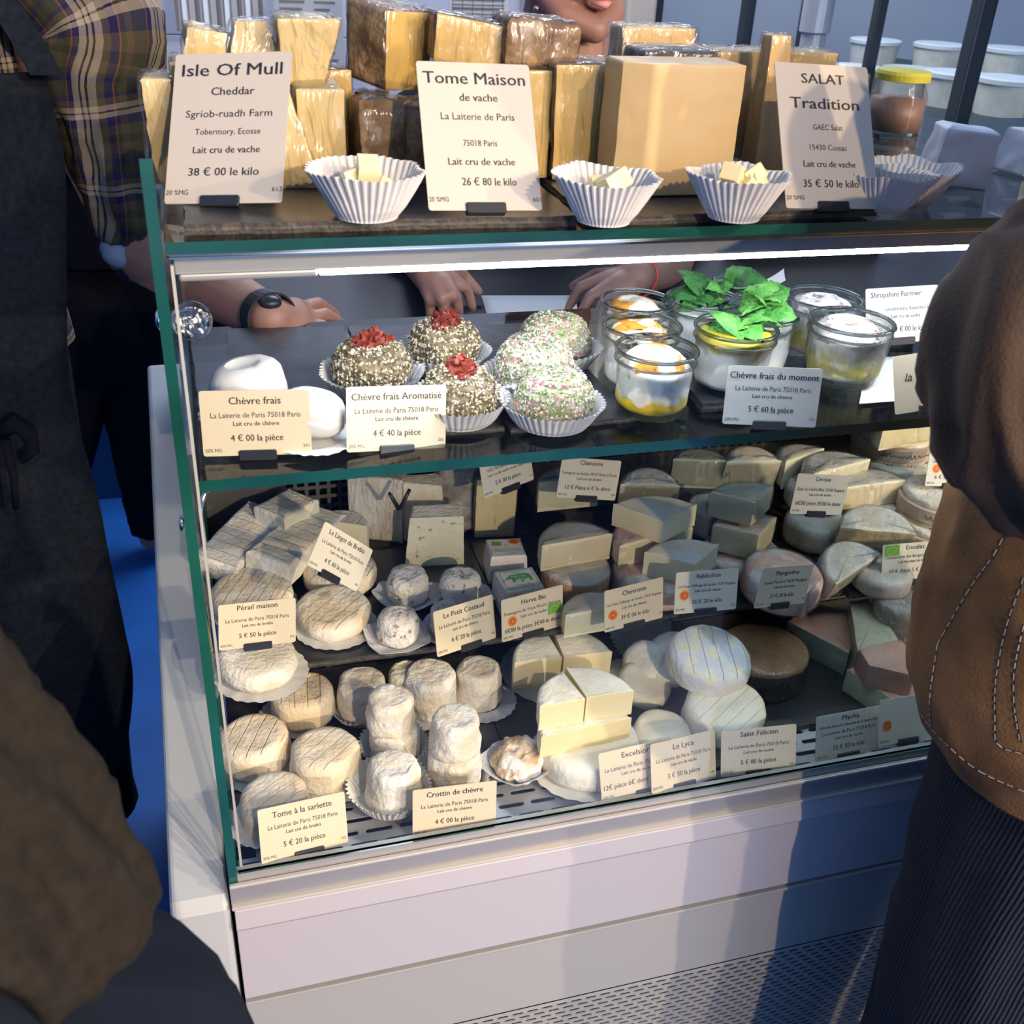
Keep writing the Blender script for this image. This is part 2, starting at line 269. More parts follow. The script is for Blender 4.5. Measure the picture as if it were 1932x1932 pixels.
M['suede'] = rind('suede', (0.080, 0.038, 0.015), (0.20, 0.100, 0.038), 9, 0.35, 420, rough=0.9)
M['suede_shaded'] = rind('suede_shaded_sleeve', (0.036, 0.022, 0.015), (0.066, 0.040, 0.025), 10, 0.35, 420, rough=0.9)  # darker copy of the jacket suede; the sleeve's shade is put into the colour
M['thread'] = simple('white_thread', (0.34, 0.30, 0.25), 0.8)
M['thread_dark'] = simple('seam', (0.03, 0.016, 0.010), 0.8)
M['leaf'] = rind('mint_leaf', (0.05, 0.22, 0.03), (0.14, 0.38, 0.08), 60, 1.2, 160, rough=0.4)
M['leaf_dark'] = rind('mint_leaf_dark', (0.02, 0.10, 0.02), (0.06, 0.22, 0.05), 60, 1.2, 160, rough=0.4)
M['jar_mint'] = zramp('yoghurt_oil_top', [(0.0, (0.74, 0.72, 0.66)), (0.036, (0.78, 0.75, 0.66)), (0.044, (0.60, 0.44, 0.02)), (0.056, (0.55, 0.48, 0.04)), (0.060, (0.78, 0.76, 0.68))])
M['jar_spice'] = zramp('yoghurt_spiced', [(0.0, (0.74, 0.72, 0.66)), (0.040, (0.82, 0.79, 0.70)), (0.048, (0.72, 0.42, 0.04)), (0.062, (0.78, 0.46, 0.08))])
M['jar_plain'] = zramp('goat_cubes_oil', [(0.0, (0.62, 0.42, 0.01)), (0.011, (0.60, 0.44, 0.03)), (0.018, (0.74, 0.72, 0.62)), (0.05, (0.78, 0.76, 0.68))], scale=70, amt=0.012, mott=((0.62, 0.58, 0.48), 60, 0.6))
M['jar_white'] = zramp('yoghurt_white', [(0.0, (0.80, 0.80, 0.76)), (0.05, (0.84, 0.83, 0.78))], mott=((0.62, 0.5, 0.2), 60, 0.7))
M['jar_crumb'] = zramp('crumbled_goat', [(0.0, (0.70, 0.66, 0.50)), (0.012, (0.66, 0.56, 0.10)), (0.030, (0.80, 0.76, 0.66)), (0.06, (0.82, 0.76, 0.72))], scale=80, amt=0.02, bump=1.0, mott=((0.52, 0.36, 0.30), 80, 0.63))
M['topping_spice'] = rind('spiced_cream', (0.80, 0.74, 0.62), (0.86, 0.82, 0.72), 40, 0.8, 200, mott=((0.66, 0.27, 0.03), 42, 0.46))
M['topping_crumb'] = rind('crumb_top', (0.80, 0.74, 0.70), (0.86, 0.82, 0.78), 60, 1.2, 200, mott=((0.42, 0.26, 0.22), 70, 0.56))
M['oil'] = simple('golden_oil', (0.66, 0.46, 0.02), 0.1, coat=0.8)
M['yellow_lid'] = simple('yellow_lid', (0.50, 0.46, 0.04), 0.4, bump=0.3, scale=60)
M['choc'] = simple('brown_cream', (0.20, 0.12, 0.09), 0.5)
M['tub'] = simple('white_tub', (0.62, 0.68, 0.70), 0.5)
M['tub_food'] = simple('tub_food', (0.66, 0.66, 0.58), 0.6, var=0.15, scale=20)
M['column'] = simple('cream_column', (0.46, 0.38, 0.30), 0.6)
GB = (0.030, 0.033, 0.020); NV = (0.012, 0.010, 0.06); CR = (0.30, 0.26, 0.21); BK = (0.008, 0.008, 0.012); RD = (0.22, 0.07, 0.04); TN = (0.07, 0.055, 0.032)
M['plaid'] = uvband('plaid', 0.085,
    [(0, CR), (0.10, BK), (0.13, CR), (0.18, BK), (0.21, CR), (0.30, NV), (0.38, RD), (0.40, GB), (0.62, TN), (0.72, GB), (0.78, RD), (0.80, NV), (0.90, TN)], 0.085,
    [(0, CR), (0.06, BK), (0.08, CR), (0.14, NV), (0.24, TN), (0.36, GB), (0.46, TN), (0.60, GB), (0.66, NV), (0.72, GB), (0.86, NV), (0.92, TN)])
M['plaid_back'] = simple('plaid_wrong_side', (0.24, 0.28, 0.40), 0.9)
M['cord'] = uvband('corduroy', 1.0, [(0, (0.012, 0.016, 0.026)), (0.5, (0.014, 0.018, 0.028))], rough=0.95, bump=0.55, bump_freq=230)

# ------------------------------------------------------------------ object helpers
def link(name, me, mat=None, parent=None, loc=None, rot=None, smooth=False):
    o = bpy.data.objects.new(name, me); COL.objects.link(o)
    if mat is not None:
        for mm in (mat if isinstance(mat, (list, tuple)) else [mat]): me.materials.append(M[mm] if isinstance(mm, str) else mm)
    if smooth and me.polygons: me.polygons.foreach_set('use_smooth', [True] * len(me.polygons))
    if parent is not None: o.parent = parent
    if loc is not None: o.location = loc
    if rot is not None: o.rotation_euler = rot
    return o
def tag(o, label, cat, group=None, kind=None):
    if label: o['label'] = label
    if cat: o['category'] = cat
    if group: o['group'] = group
    if kind: o['kind'] = kind
    return o
def empty(name, loc=(0, 0, 0), rot=(0, 0, 0)):
    o = bpy.data.objects.new(name, None); COL.objects.link(o); o.location = loc; o.rotation_euler = rot; o.empty_display_size = 0.02; return o
def struct(o): o['kind'] = 'structure'; return o
class MB:
    def __init__(s): s.v = []; s.f = []; s.m = []; s.uv = []
    def add(s, vs, fs, mi=0, uvs=None):
        b = len(s.v); s.v += [tuple(v) for v in vs]; s.f += [tuple(i + b for i in f) for f in fs]; s.m += [mi] * len(fs)
        s.uv += (uvs if uvs else [(0, 0)] * len(vs)); return s
    def box(s, lo, hi, mi=0, bev=0):
        x0, y0, z0 = lo; x1, y1, z1 = hi
        return s.add([(x0, y0, z0), (x1, y0, z0), (x1, y1, z0), (x0, y1, z0), (x0, y0, z1), (x1, y0, z1), (x1, y1, z1), (x0, y1, z1)],
              [(0, 3, 2, 1), (4, 5, 6, 7), (0, 1, 5, 4), (1, 2, 6, 5), (2, 3, 7, 6), (3, 0, 4, 7)], mi)
    def prism(s, poly, x0, x1, mi=0):     # poly of (y,z), extruded along x
        n = len(poly); vs = [(x0, y, z) for y, z in poly] + [(x1, y, z) for y, z in poly]
        return s.add(vs, [tuple(range(n))[::-1], tuple(range(n, 2 * n))] + [(i, (i + 1) % n, n + (i + 1) % n, n + i) for i in range(n)], mi)
    def lathe(s, prof, n=32, mi=0, c=(0, 0, 0), wob=None, close=True):
        vs = []; fs = []
        for j, (r, z) in enumerate(prof):
            for i in range(n):
                a = 2 * PI * i / n; rr = r * (1 + (wob(a, j) if wob else 0)); vs.append((c[0] + rr * math.cos(a), c[1] + rr * math.sin(a), c[2] + z))
        for j in range(len(prof) - 1):
            for i in range(n):
                k = (i + 1) % n; fs.append((j * n + i, j * n + k, (j + 1) * n + k, (j + 1) * n + i))
        if close:
            fs.append(tuple(range(n))[::-1]); fs.append(tuple((len(prof) - 1) * n + i for i in range(n)))
        return s.add(vs, fs, mi)
    def tube(s, pts, rad, n=8, mi=0, cap=True):
        pts = [Vector(p) for p in pts]; rad = rad if isinstance(rad, (list, tuple)) else [rad] * len(pts)
        vs = []; fs = []; up = Vector((0.13, 0.21, 0.97)); u = None
        for i, p in enumerate(pts):
            d = (pts[min(i + 1, len(pts) - 1)] - pts[max(i - 1, 0)]).normalized()
            if u is None: u = d.cross(up); u = u.normalized() if u.length > 1e-4 else Vector((1, 0, 0))
            u = (u - d * u.dot(d)).normalized(); w = d.cross(u)
            for k in range(n):
                a = 2 * PI * k / n; vs.append(p + (u * math.cos(a) + w * math.sin(a)) * rad[i])
        for i in range(len(pts) - 1):
            for k in range(n): q = (k + 1) % n; fs.append((i * n + k, i * n + q, (i + 1) * n + q, (i + 1) * n + k))
        if cap: fs.append(tuple(range(n))[::-1]); fs.append(tuple((len(pts) - 1) * n + k for k in range(n)))
        return s.add(vs, fs, mi)
    def mesh(s, name):
        me = bpy.data.meshes.new(name); me.from_pydata(s.v, [], s.f); me.polygons.foreach_set('material_index', s.m)
        if any(u != (0, 0) for u in s.uv):
            l = me.uv_layers.new(name='UVMap'); idx = [0] * len(me.loops); me.loops.foreach_get('vertex_index', idx)
            fl = []
            for i in idx: fl += s.uv[i]
            l.data.foreach_set('uv', fl)
        me.update(); return me
    def build(s, name, mat, parent=None, loc=None, rot=None, smooth=False): return link(name, s.mesh(name), mat, parent, loc, rot, smooth)
def bevel(o, w, seg=2, ang=40):
    b = o.modifiers.new('bevel', 'BEVEL'); b.width = w; b.segments = seg; b.limit_method = 'ANGLE'; b.angle_limit = math.radians(ang); return o
def catmull(pts, n):
    P_ = [pts[0]] + list(pts) + [pts[-1]]; out = []
    for i in range(1, len(P_) - 2):
        for k in range(n):
            t = k / n; a, b, c, d = P_[i - 1], P_[i], P_[i + 1], P_[i + 2]
            out.append([0.5 * (2 * b[j] + (c[j] - a[j]) * t + (2 * a[j] - 5 * b[j] + 4 * c[j] - d[j]) * t * t + (3 * b[j] - a[j] - 3 * c[j] + d[j]) * t ** 3) for j in range(len(b))])
    out.append(list(pts[-1])); return out

# ---- cheese solids
def arc(r, a0, a1, n=24, cut=False, ry=None): return [(r * math.cos(math.radians(a0 + (a1 - a0) * i / n)), (ry or r) * math.sin(math.radians(a0 + (a1 - a0) * i / n)), cut) for i in range(n + 1)]
def o_disc(r, ry=None): return [p for p in arc(r, 0, 360, 48, False, ry)][:-1]
def o_half(r, rot=0): return o_rot([(x, y, False) for x, y, _ in arc(r, 0, 180, 26)][:-1] + [(-r, 0, True)], rot)           # chord faces -y
def o_sector(r, a0, a1):                    # apex at the origin
    return [(0, 0, True)] + [(x, y, False) for x, y, _ in arc(r, a0, a1, 16)][:-1] + [(r * math.cos(math.radians(a1)), r * math.sin(math.radians(a1)), True)]
def o_rect(w, d, cuts=(False,) * 4): return [(-w / 2, -d / 2, cuts[0]), (w / 2, -d / 2, cuts[1]), (w / 2, d / 2, cuts[2]), (-w / 2, d / 2, cuts[3])]
def o_poly(pts, cuts): return [(x, y, c) for (x, y), c in zip(pts, cuts)]
def o_rot(o, deg): c, s = math.cos(math.radians(deg)), math.sin(math.radians(deg)); return [(x * c - y * s, x * s + y * c, f) for x, y, f in o]
def solid(outline, h, bev=0.006, cbev=0.0008, amp=0.0009, freq=45, step=0.004, seed=0, lean=(0, 0), taper=0.0, camp=0.0002, dome=0.0, sag=0.0):
    """closed solid over an outline (list of x, y, cut-flag of the segment that starts there); returns MB, faces 0 = skin, 1 = cut"""
    n0 = len(outline); P2 = []; F = []
    for i in range(n0):
        x0, y0, c = outline[i]; x1, y1, _ = outline[(i + 1) % n0]; d = math.hypot(x1 - x0, y1 - y0); k = max(1, round(d / step))
        for j in range(k): P2.append(Vector((x0 + (x1 - x0) * j / k, y0 + (y1 - y0) * j / k))); F.append(bool(c))
    n = len(P2); cx = sum((p.x for p in P2)) / n; cy = sum((p.y for p in P2)) / n
    area2 = sum(P2[i].x * P2[(i + 1) % n].y - P2[(i + 1) % n].x * P2[i].y for i in range(n)); sg = 1 if area2 > 0 else -1
    N2 = []; B = []
    for i in range(n):
        d = P2[(i + 1) % n] - P2[i - 1]; nn = Vector((d.y, -d.x)) * sg; N2.append(nn.normalized() if nn.length > 0 else Vector((0, 0)))
        B.append(cbev if (F[i] or F[i - 1]) else bev)
    rings = []   # (z offset fn, inset fn, cap scale)
    bs = 4; hs = max(2, round(h / 0.006))
    def ringpts(k):   # returns list of (x,y,z)
        out = []
        for i in range(n):
            b = B[i]; p = P2[i]
            kind, t = k
            if kind == 'lo': a = t * PI / 2; ins = b * (1 - math.sin(a)); z = b * (1 - math.cos(a))
            elif kind == 'side': ins = -0.0 ; z = b + (h - 2 * b) * t
            elif kind == 'hi': a = t * PI / 2; ins = b * (1 - math.cos(a)); z = h - b + b * math.sin(a)
            q = p - N2[i] * ins
            f = 1 - taper * z / h
            out.append((cx + (q.x - cx) * f, cy + (q.y - cy) * f, z))
        return out
    caps = [0.2, 0.4, 0.6, 0.8, 0.93]
    base = ringpts(('lo', 0.0)); top = ringpts(('hi', 1.0))
    R = [[(cx + (x - cx) * s, cy + (y - cy) * s, 0) for x, y, z in base] for s in caps]
    for j in range(bs): R.append(ringpts(('lo', j / bs)))
    for j in range(hs + 1): R.append(ringpts(('side', j / hs)))
    for j in range(1, bs + 1): R.append(ringpts(('hi', j / bs)))
    nb = len(caps)
    rr = max(math.hypot(x - cx, y - cy) for x, y, z in top)
    for s in reversed(caps): R.append([(cx + (x - cx) * s, cy + (y - cy) * s, h + dome * (1 - s * s) - sag * (1 - s ** 2)) for x, y, z in top])
    sd = seed * 7.31
    vs = []
    for ri, ring in enumerate(R):
        capr = ri < nb or ri >= len(R) - nb
        for i, (x, y, z) in enumerate(ring):
            cutv = (F[i] and F[i - 1]) and not capr
            a = camp if cutv else (amp * 0.4 if ri < nb else amp)
            if a:
                q = Vector((x * freq + sd, y * freq, z * freq))
                if capr: dn = noise.noise(q) * a; x2, y2, z2 = x, y, z + dn
                else:
                    dn = (noise.noise(q) + 0.5 * noise.noise(q * 2.7)) * a; x2, y2, z2 = x + N2[i].x * dn, y + N2[i].y * dn, z
            else: x2, y2, z2 = x, y, z
            vs.append((x2 + lean[0] * z, y2 + lean[1] * z, z2))
    mb = MB(); fs = []; mi = []
    nr = len(R)
    for j in range(nr - 1):
        for i in range(n):
            k = (i + 1) % n; f = (j * n + i, j * n + k, (j + 1) * n + k, (j + 1) * n + i); fs.append(f if sg > 0 else f[::-1])
            mi.append(1 if (F[i] and nb <= j < nr - nb - 1) else 0)
    c0 = len(vs); vs.append((cx, cy, 0)); vs.append((cx + lean[0] * h, cy + lean[1] * h, h + dome - sag))
    for i in range(n):
        k = (i + 1) % n; a = (c0, k, i); b = (c0 + 1, (nr - 1) * n + i, (nr - 1) * n + k)
        fs += [a if sg > 0 else a[::-1], b if sg > 0 else b[::-1]]; mi += [0, 0]
    mb.add(vs, fs); mb.m = mi; return mb
_seed = [0]
def sharp(me, deg=38):
    me.polygons.foreach_set('use_smooth', [True] * len(me.polygons))
    try: me.set_sharp_from_angle(angle=math.radians(deg))
    except Exception: pass
def cheese(name, label, cat, outline, h, mats, loc, rotz=0, tilt=(0, 0), group=None, wrap=None, wrapname='plastic_film', **kw):
    _seed[0] += 1
    mb = solid(outline, h, seed=_seed[0], **kw); me = mb.mesh(name); sharp(me, 50)
    o = link(name, me, mats if isinstance(mats, (list, tuple)) else [mats, mats], None, loc, (math.radians(tilt[0]), math.radians(tilt[1]), math.radians(rotz)))
    tag(o, label, cat, group)
    if wrap:
        off = wrap if not isinstance(wrap, tuple) else wrap[0]; fm = 'film' if not isinstance(wrap, tuple) else wrap[1]
        cx = sum(p[0] for p in outline) / len(outline); cy = sum(p[1] for p in outline) / len(outline); r = max(math.hypot(p[0] - cx, p[1] - cy) for p in outline); f = 1 + off / r
        ol = [(cx + (x - cx) * f, cy + (y - cy) * f, False) for x, y, c in outline]
        kw2 = dict(kw); kw2.update(amp=0.0016, freq=70, bev=max(0.004, kw.get('bev', 0.006)), cbev=0.004)
        fb = solid(ol, h + 0.0022, seed=_seed[0] + 50, **kw2); fb.m = [0] * len(fb.m)
        w = fb.build(wrapname, fm, o, (0, 0, -0.0004), smooth=True)
        # gathered tail of the film at one side
    return o
def half_at(px, py, ztop): return at(px, py, z=ztop)

# ---- text
def text_mesh(lines, name):
    """lines: (text, cx, cy, height, width or None, bold, align) -> one flat mesh of lettering in the xy plane"""
    mb = MB()
    for (t, cx, cy, hgt, wid, bold, al, shear) in lines:
        c = bpy.data.curves.new('t', 'FONT'); c.body = t; c.size = 1.0; c.resolution_u = 2; c.offset = 0.0; c.shear = shear
        c.fill_mode = 'FRONT'
        o = bpy.data.objects.new('t', c); COL.objects.link(o)
        dg = bpy.context.evaluated_depsgraph_get(); dg.update()
        me = bpy.data.meshes.new_from_object(o.evaluated_get(dg))
        if len(me.vertices):
            co = [v.co.copy() for v in me.vertices]; x0 = min(v.x for v in co); x1 = max(v.x for v in co)
            s = hgt / 0.73
            sx = (wid / (x1 - x0)) if wid else s
            if wid and hgt is None: s = sx
            ox = cx - (x1 - x0) * sx / 2 if al == 'c' else cx if al == 'l' else cx - (x1 - x0) * sx
            for q_, dx in enumerate((-.011, .011) if bold else (0,)):
                mb.add([((v.x - x0 + dx) * sx + ox, (v.y - 0.36) * s + cy, q_ * 2e-6) for v in co], [tuple(p.vertices) for p in me.polygons])
        bpy.data.objects.remove(o); bpy.data.curves.remove(c); bpy.data.meshes.remove(me)
    return mb
def rrect(w, h, r, n=4):
    pts = []
    for cx, cy, a0 in ((w / 2 - r, h / 2 - r, 0), (-w / 2 + r, h / 2 - r, 90), (-w / 2 + r, -h / 2 + r, 180), (w / 2 - r, -h / 2 + r, 270)):
        for i in range(n + 1): a = math.radians(a0 + 90 * i / n); pts.append((cx + r * math.cos(a), cy + r * math.sin(a)))
    return pts
def plate(poly, z0, z1, mb=None, mi=0):
    mb = mb or MB(); n = len(poly)
    mb.add([(x, y, z0) for x, y in poly] + [(x, y, z1) for x, y in poly], [tuple(range(n))[::-1], tuple(range(n, 2 * n))] + [(i, (i + 1) % n, n + (i + 1) % n, n + i) for i in range(n)], mi); return mb
def disc_pts(cx, cy, r, n=20): return [(cx + r * math.cos(2 * PI * i / n), cy + r * math.sin(2 * PI * i / n)) for i in range(n)]
def price_tag(label, pose, w, h, lines, mat='card', hx=0.0, emb=(), group=None, clip=0.030, hup=0.0, near=1.0):
    x, y, z, ex, ey, ez = pose; x, y, z = CAMPOS.lerp(Vector((x, y, z)), near); w *= near; h *= near      # near < 1: a slightly smaller card standing a little closer
    root = empty('price_tag', (x, y, z), (ex, ey, ez)); tag(root, label, 'price tag', group)
    plate([(a, b + h / 2) for a, b in rrect(w, h, 0.0022)], -0.0008, 0.0, MB()).build('card', mat, root)
    L_ = []
    for ln in lines:
        t, fx, fy, fh, fw, bold = ln[:6]; al = ln[6] if len(ln) > 6 else 'c'; sh = ln[7] if len(ln) > 7 else 0
        L_.append((t, (fx - 0.5) * w, (1 - fy) * h, fh * h, fw * w if fw else None, bold, al, sh))
    text_mesh(L_, 'lettering').build('lettering', 'ink', root, (0, 0, 0.00025))
    hb = MB(); plate([(a + hx, b + 0.0015 + hup) for a, b in rrect(clip, 0.0085, 0.0015)], -0.0045, 0.0022, hb)
    bevel(hb.build('tag_holder', 'black_plastic', root), 0.0006, 1)
    for kind, fx, fy, s in emb:
        ex_, ey_ = (fx - 0.5) * w, (1 - fy) * h
        if kind == 'seal':
            e = plate(disc_pts(ex_, ey_, s), 0.0001, 0.00035).build('round_seal', 'orange_print', root)
            b2 = MB(); plate(disc_pts(ex_, ey_, s * 0.78), 0.00036, 0.0005, b2); b2.build('seal_centre', 'red_print', e)
            b3 = MB()
            for k in range(10):
                a = 2 * PI * k / 10; plate(disc_pts(ex_ + s * 0.58 * math.cos(a), ey_ + s * 0.58 * math.sin(a), s * 0.09, 6), 0.0005, 0.0006, b3)
            b3.add([(ex_ + a * s * .34, ey_ + b * s * .34, 0.0006) for a, b in ((-1, -.2), (-.2, .6), (1, .9), (.4, -.2), (.9, -.8), (-.4, -.6))], [(0, 5, 4, 3, 2, 1)]); b3.build('seal_star', 'orange_print', e)
        if kind == 'flag':
            e = plate([(ex_ - s, ey_ - s * .66), (ex_ + s, ey_ - s * .66), (ex_ + s, ey_ + s * .66), (ex_ - s, ey_ + s * .66)], 0.0001, 0.00035).build('green_flag', 'green_print', root)
            b3 = MB()
            for k in range(12):      # leaf outline of small stars
                a = 2 * PI * k / 12; rx = 0.62 * s * math.cos(a); ry = 0.36 * s * math.sin(a) * (1.1 - 0.5 * math.cos(a)) + 0.14 * s * math.cos(a)
                plate(disc_pts(ex_ + rx, ey_ + ry, s * 0.06, 5), 0.00036, 0.0005, b3)
            b3.build('flag_stars', 'card_w', e)
    return root

# ------------------------------------------------------------------ display case
YG = -0.05                     # front glass plane
ZT = 1.2334; ZM = 1.042; ZD = 0.600; Z2 = 0.686; Z3 = 0.745; X1 = 1.75
case = empty('refrigerated_display_case', (0.8, 0.2, 0)); tag(case, 'white refrigerated cheese counter with glass front, glass side and perforated grille', 'display case')
CI = Matrix.Translation((-0.8, -0.2, 0))
def cpart(mb, name, mat, smooth=False, parent=None):
    o = mb.build(name, mat, parent or case, smooth=smooth)
    if parent is None: o.location = (-0.8, -0.2, 0)
    return o
# end cap: vertical front, then sloping back
b = MB(); b.prism([(YG - .004, 0.02), (YG - .004, 0.575), (YG + .006, 0.588), (0.74, 0.835), (0.76, 0.82), (0.76, 0.02)], -0.070, -0.014)
bevel(cpart(b, 'end_cap', 'cap'), 0.006, 3)
# side glass with green edges
def pane(lo, hi, name, parent=None, faces_edge=None, glass='glass'):
    mb = MB(); mb.box(lo, hi); th = [hi[i] - lo[i] for i in range(3)]; ax = th.index(min(th))
    order = [2, 2, 1, 0, 1, 0]
    for i, f in enumerate(order): mb.m[i] = 0 if f == ax else 1
    return cpart(mb, name, [glass, 'glass_edge'], parent=parent)
mb = MB(); mb.prism([(YG, 0.60), (YG, 1.280), (YG + 0.006, 1.287), (YG + 0.05, 1.272), (0.10, 1.238), (0.44, 1.225), (0.44, 0.75), (0.10, 0.615)], -0.0118, -0.0035)
for i in range(len(mb.m)): mb.m[i] = 0 if i < 2 else 1
cpart(mb, 'side_glass', ['glass', 'glass_edge'])
pane((-0.002, YG, 0.617), (X1, YG + 0.005, 1.222), 'front_glass')
pane((-0.002, YG - 0.002, 1.2254), (X1, 0.42, ZT), 'top_glass_shelf', glass='glass_shelf')
pane((0.0, YG + 0.012, ZM - 0.010), (X1, 0.31, ZM), 'middle_glass_shelf', glass='glass_shelf')
# lamp housing and LED under the top glass
b = MB(); b.prism([(YG + 0.012, 1.2235), (YG + 0.026, 1.2215), (YG + 0.029, 1.2012), (0.055, 1.2012), (0.065, 1.2235)], 0.002, X1)
bevel(cpart(b, 'lamp_housing', 'housing'), 0.0015, 2)
b = MB(); b.box((0.105, YG + 0.031, 1.1958), (X1, YG + 0.039, 1.2008)); bevel(cpart(b, 'led_strip', 'led'), 0.002, 2)
b = MB(); b.box((0.004, YG + 0.031, 1.1950), (0.104, YG + 0.040, 1.2010)); bevel(cpart(b, 'strip_end_cover', 'alu'), 0.002, 2)
b = MB(); b.box((0.0, YG + 0.0055, 1.2195), (X1, YG + 0.0085, 1.2245)); cpart(b, 'chrome_bead', 'chrome')
# chrome strip along the side glass inner edge, brackets
b = MB(); b.box((0.0, YG + 0.0055, 0.62), (0.0022, YG + 0.0095, 1.215)); cpart(b, 'edge_strip', 'satin')
b = MB(); b.tube([(0.001, YG + 0.012, 1.018), (0.006, YG + 0.02, 1.028), (0.018, YG + 0.03, 1.0305)], 0.0022, 8); b.tube([(0.001, YG + .012, 0.985), (0.001, YG + .012, 1.018)], 0.0022, 8)
cpart(b, 'shelf_bracket', 'chrome', True)
def knob(px, py, yy, zz=None):
    k = MB(); k.lathe([(0.004, 0), (0.013, 0.001), (0.0155, 0.005), (0.0145, 0.010), (0.011, 0.013), (0.008, 0.0105), (0.0055, 0.0125), (0.001, 0.0135)], 24)
    o = cpart(k, 'glass_fixing_knob', 'clear_plastic', True); p = at(px, py, y=yy); o.location = Vector((-0.8, -0.2, 0)) + Vector((p.x, p.y, p.z)); o.rotation_euler = (math.radians(78), 0, 0); return o
knob(362, 604, 0.02)
b = MB(); p = at(362, 604, y=0.02); b.tube([(-0.002, 0.024, p.z + .002), (p.x, 0.026, p.z)], 0.006, 12); cpart(b, 'fixing_stem', 'clear_plastic', True)
b = MB(); b.lathe([(0.003, 0), (0.007, 0.001), (0.008, 0.003), (0.005, 0.005)], 16); o = cpart(b, 'outer_fixing_cap', 'chrome', True); o.location = Vector((-0.8 - 0.0125, -0.2 + 0.024, p.z)); o.rotation_euler = (0, -PI / 2, 0)
b = MB(); b.lathe([(0.003, 0), (0.006, 0.001), (0.006, 0.003), (0.003, 0.004)], 16); o = cpart(b, 'outer_fixing_cap', 'chrome', True); o.location = Vector((-0.8 - 0.0125, -0.2 - .03, 1.0)); o.rotation_euler = (0, -PI / 2, 0)
# bottom rail (aluminium profile)
b = MB(); b.prism([(YG - 0.003, 0.578), (YG - 0.003, 0.602), (YG + 0.0, 0.606), (YG + 0.002, 0.617), (YG + 0.010, 0.617), (YG + 0.014, 0.604), (YG + 0.02, 0.600), (YG + 0.02, 0.578)], -0.012, X1); cpart(b, 'glass_rail', 'alu')
b = MB(); b.box((-0.012, YG - 0.006, 0.604), (X1, YG - 0.001, 0.6075)); bevel(cpart(b, 'rail_bead', 'satin'), 0.001, 2)
b = MB(); b.box((-0.012, YG - 0.008, 0.5755), (X1, YG - 0.002, 0.5795)); bevel(cpart(b, 'rail_bead', 'satin'), 0.001, 2)
# front panels
zA = 0.5755; zB = at(460, 1880, y=YG).z
b = MB(); b.prism([(YG - 0.003, zA), (YG - 0.006, zA - 0.004), (YG - 0.010, zA - 0.026), (YG - 0.006, zA - 0.032), (YG - 0.006, zB + 0.003), (YG + 0.02, zB + 0.003), (YG + 0.02, zA)], -0.010, X1)
bevel(cpart(b, 'upper_front_panel', 'enamel'), 0.001, 2)
b = MB(); b.prism([(YG - 0.008, zB - 0.002), (YG - 0.008, zB - 0.006), (YG - 0.002, zB - 0.008), (YG - 0.002, 0.308), (YG + 0.02, 0.308), (YG + 0.02, zB - 0.002)], -0.010, X1)
bevel(cpart(b, 'lower_front_panel', 'enamel_grey'), 0.001, 2)
b = MB(); b.box((-0.010, YG + 0.004, zB - 0.003), (X1, YG + 0.018, zB + 0.004)); cpart(b, 'panel_gap', 'dark')
# perforated kick grille (staggered slots)
def perforated(x0, x1, v0, v1, pu, pv, hw, hh, stag, place, seg=3, pill=True):
    """plate with real holes over (u, v); place(u, v, d) -> world; d = depth"""
    mb = MB(); nv = int((v1 - v0) / pv); nu = int((x1 - x0) / pu)
    hole = []
    if pill:
        r = min(hw, hh)
        for cx_, cy_, a0 in ((hw - r, hh - r, 0), (-hw + r, hh - r, 90), (-hw + r, -hh + r, 180), (hw - r, -hh + r, 270)):
            for i in range(seg): a = math.radians(a0 + 90 * i / max(1, seg - 1)); hole.append((cx_ + r * math.cos(a), cy_ + r * math.sin(a)))
    else: hole = [(hw, hh), (-hw, hh), (-hw, -hh), (hw, -hh)]
    nh = len(hole); per = nh // 4
    for j in range(nv):
        for i in range(nu):
            u = x0 + (i + 0.5 + (0.5 if (stag and j % 2) else 0)) * pu; v = v0 + (j + 0.5) * pv
            cor = [(pu / 2, pv / 2), (-pu / 2, pv / 2), (-pu / 2, -pv / 2), (pu / 2, -pv / 2)]
            vs = [place(u + a, v + c, 0) for a, c in cor] + [place(u + a, v + c, 0) for a, c in hole] + [place(u + a * .97, v + c * .97, 0.0015) for a, c in hole]
            fs = []
            for q in range(4):
                base = 4 + q * per
                for k in range(per - 1): fs.append((q, base + k, base + k + 1))
                nb_ = 4 + ((q + 1) % 4) * per
                fs.append((q, base + per - 1, nb_, (q + 1) % 4))
            for k in range(nh): k2 = (k + 1) % nh; fs.append((4 + k, 4 + nh + k, 4 + nh + k2, 4 + k2))
            mb.add(vs, [f[::-1] for f in fs])
    return mb
g = perforated(0.0, X1, 0.055, 0.305, 0.0185, 0.0103, 0.0072, 0.0026, True, lambda u, v, d: (u, YG - 0.001 + d + (0.308 - v) * 0.12, v), 3)
o = cpart(g, 'perforated_kick_grille', 'enamel_grey'); 
b = MB(); b.box((-0.01, 0.0, 0.02), (X1, 0.03, 0.575)); cpart(b, 'inner_body', 'dark')
b = MB(); b.box((-0.012, YG - 0.002, 0.303), (X1, YG + 0.01, 0.311)); b.box((-0.012, YG + .02, 0.045), (X1, YG + .035, 0.056)); b.box((-0.012, YG, 0.045), (0.001, YG + 0.03, 0.285)); cpart(b, 'grille_frame', 'enamel_grey')
RW = 0.50
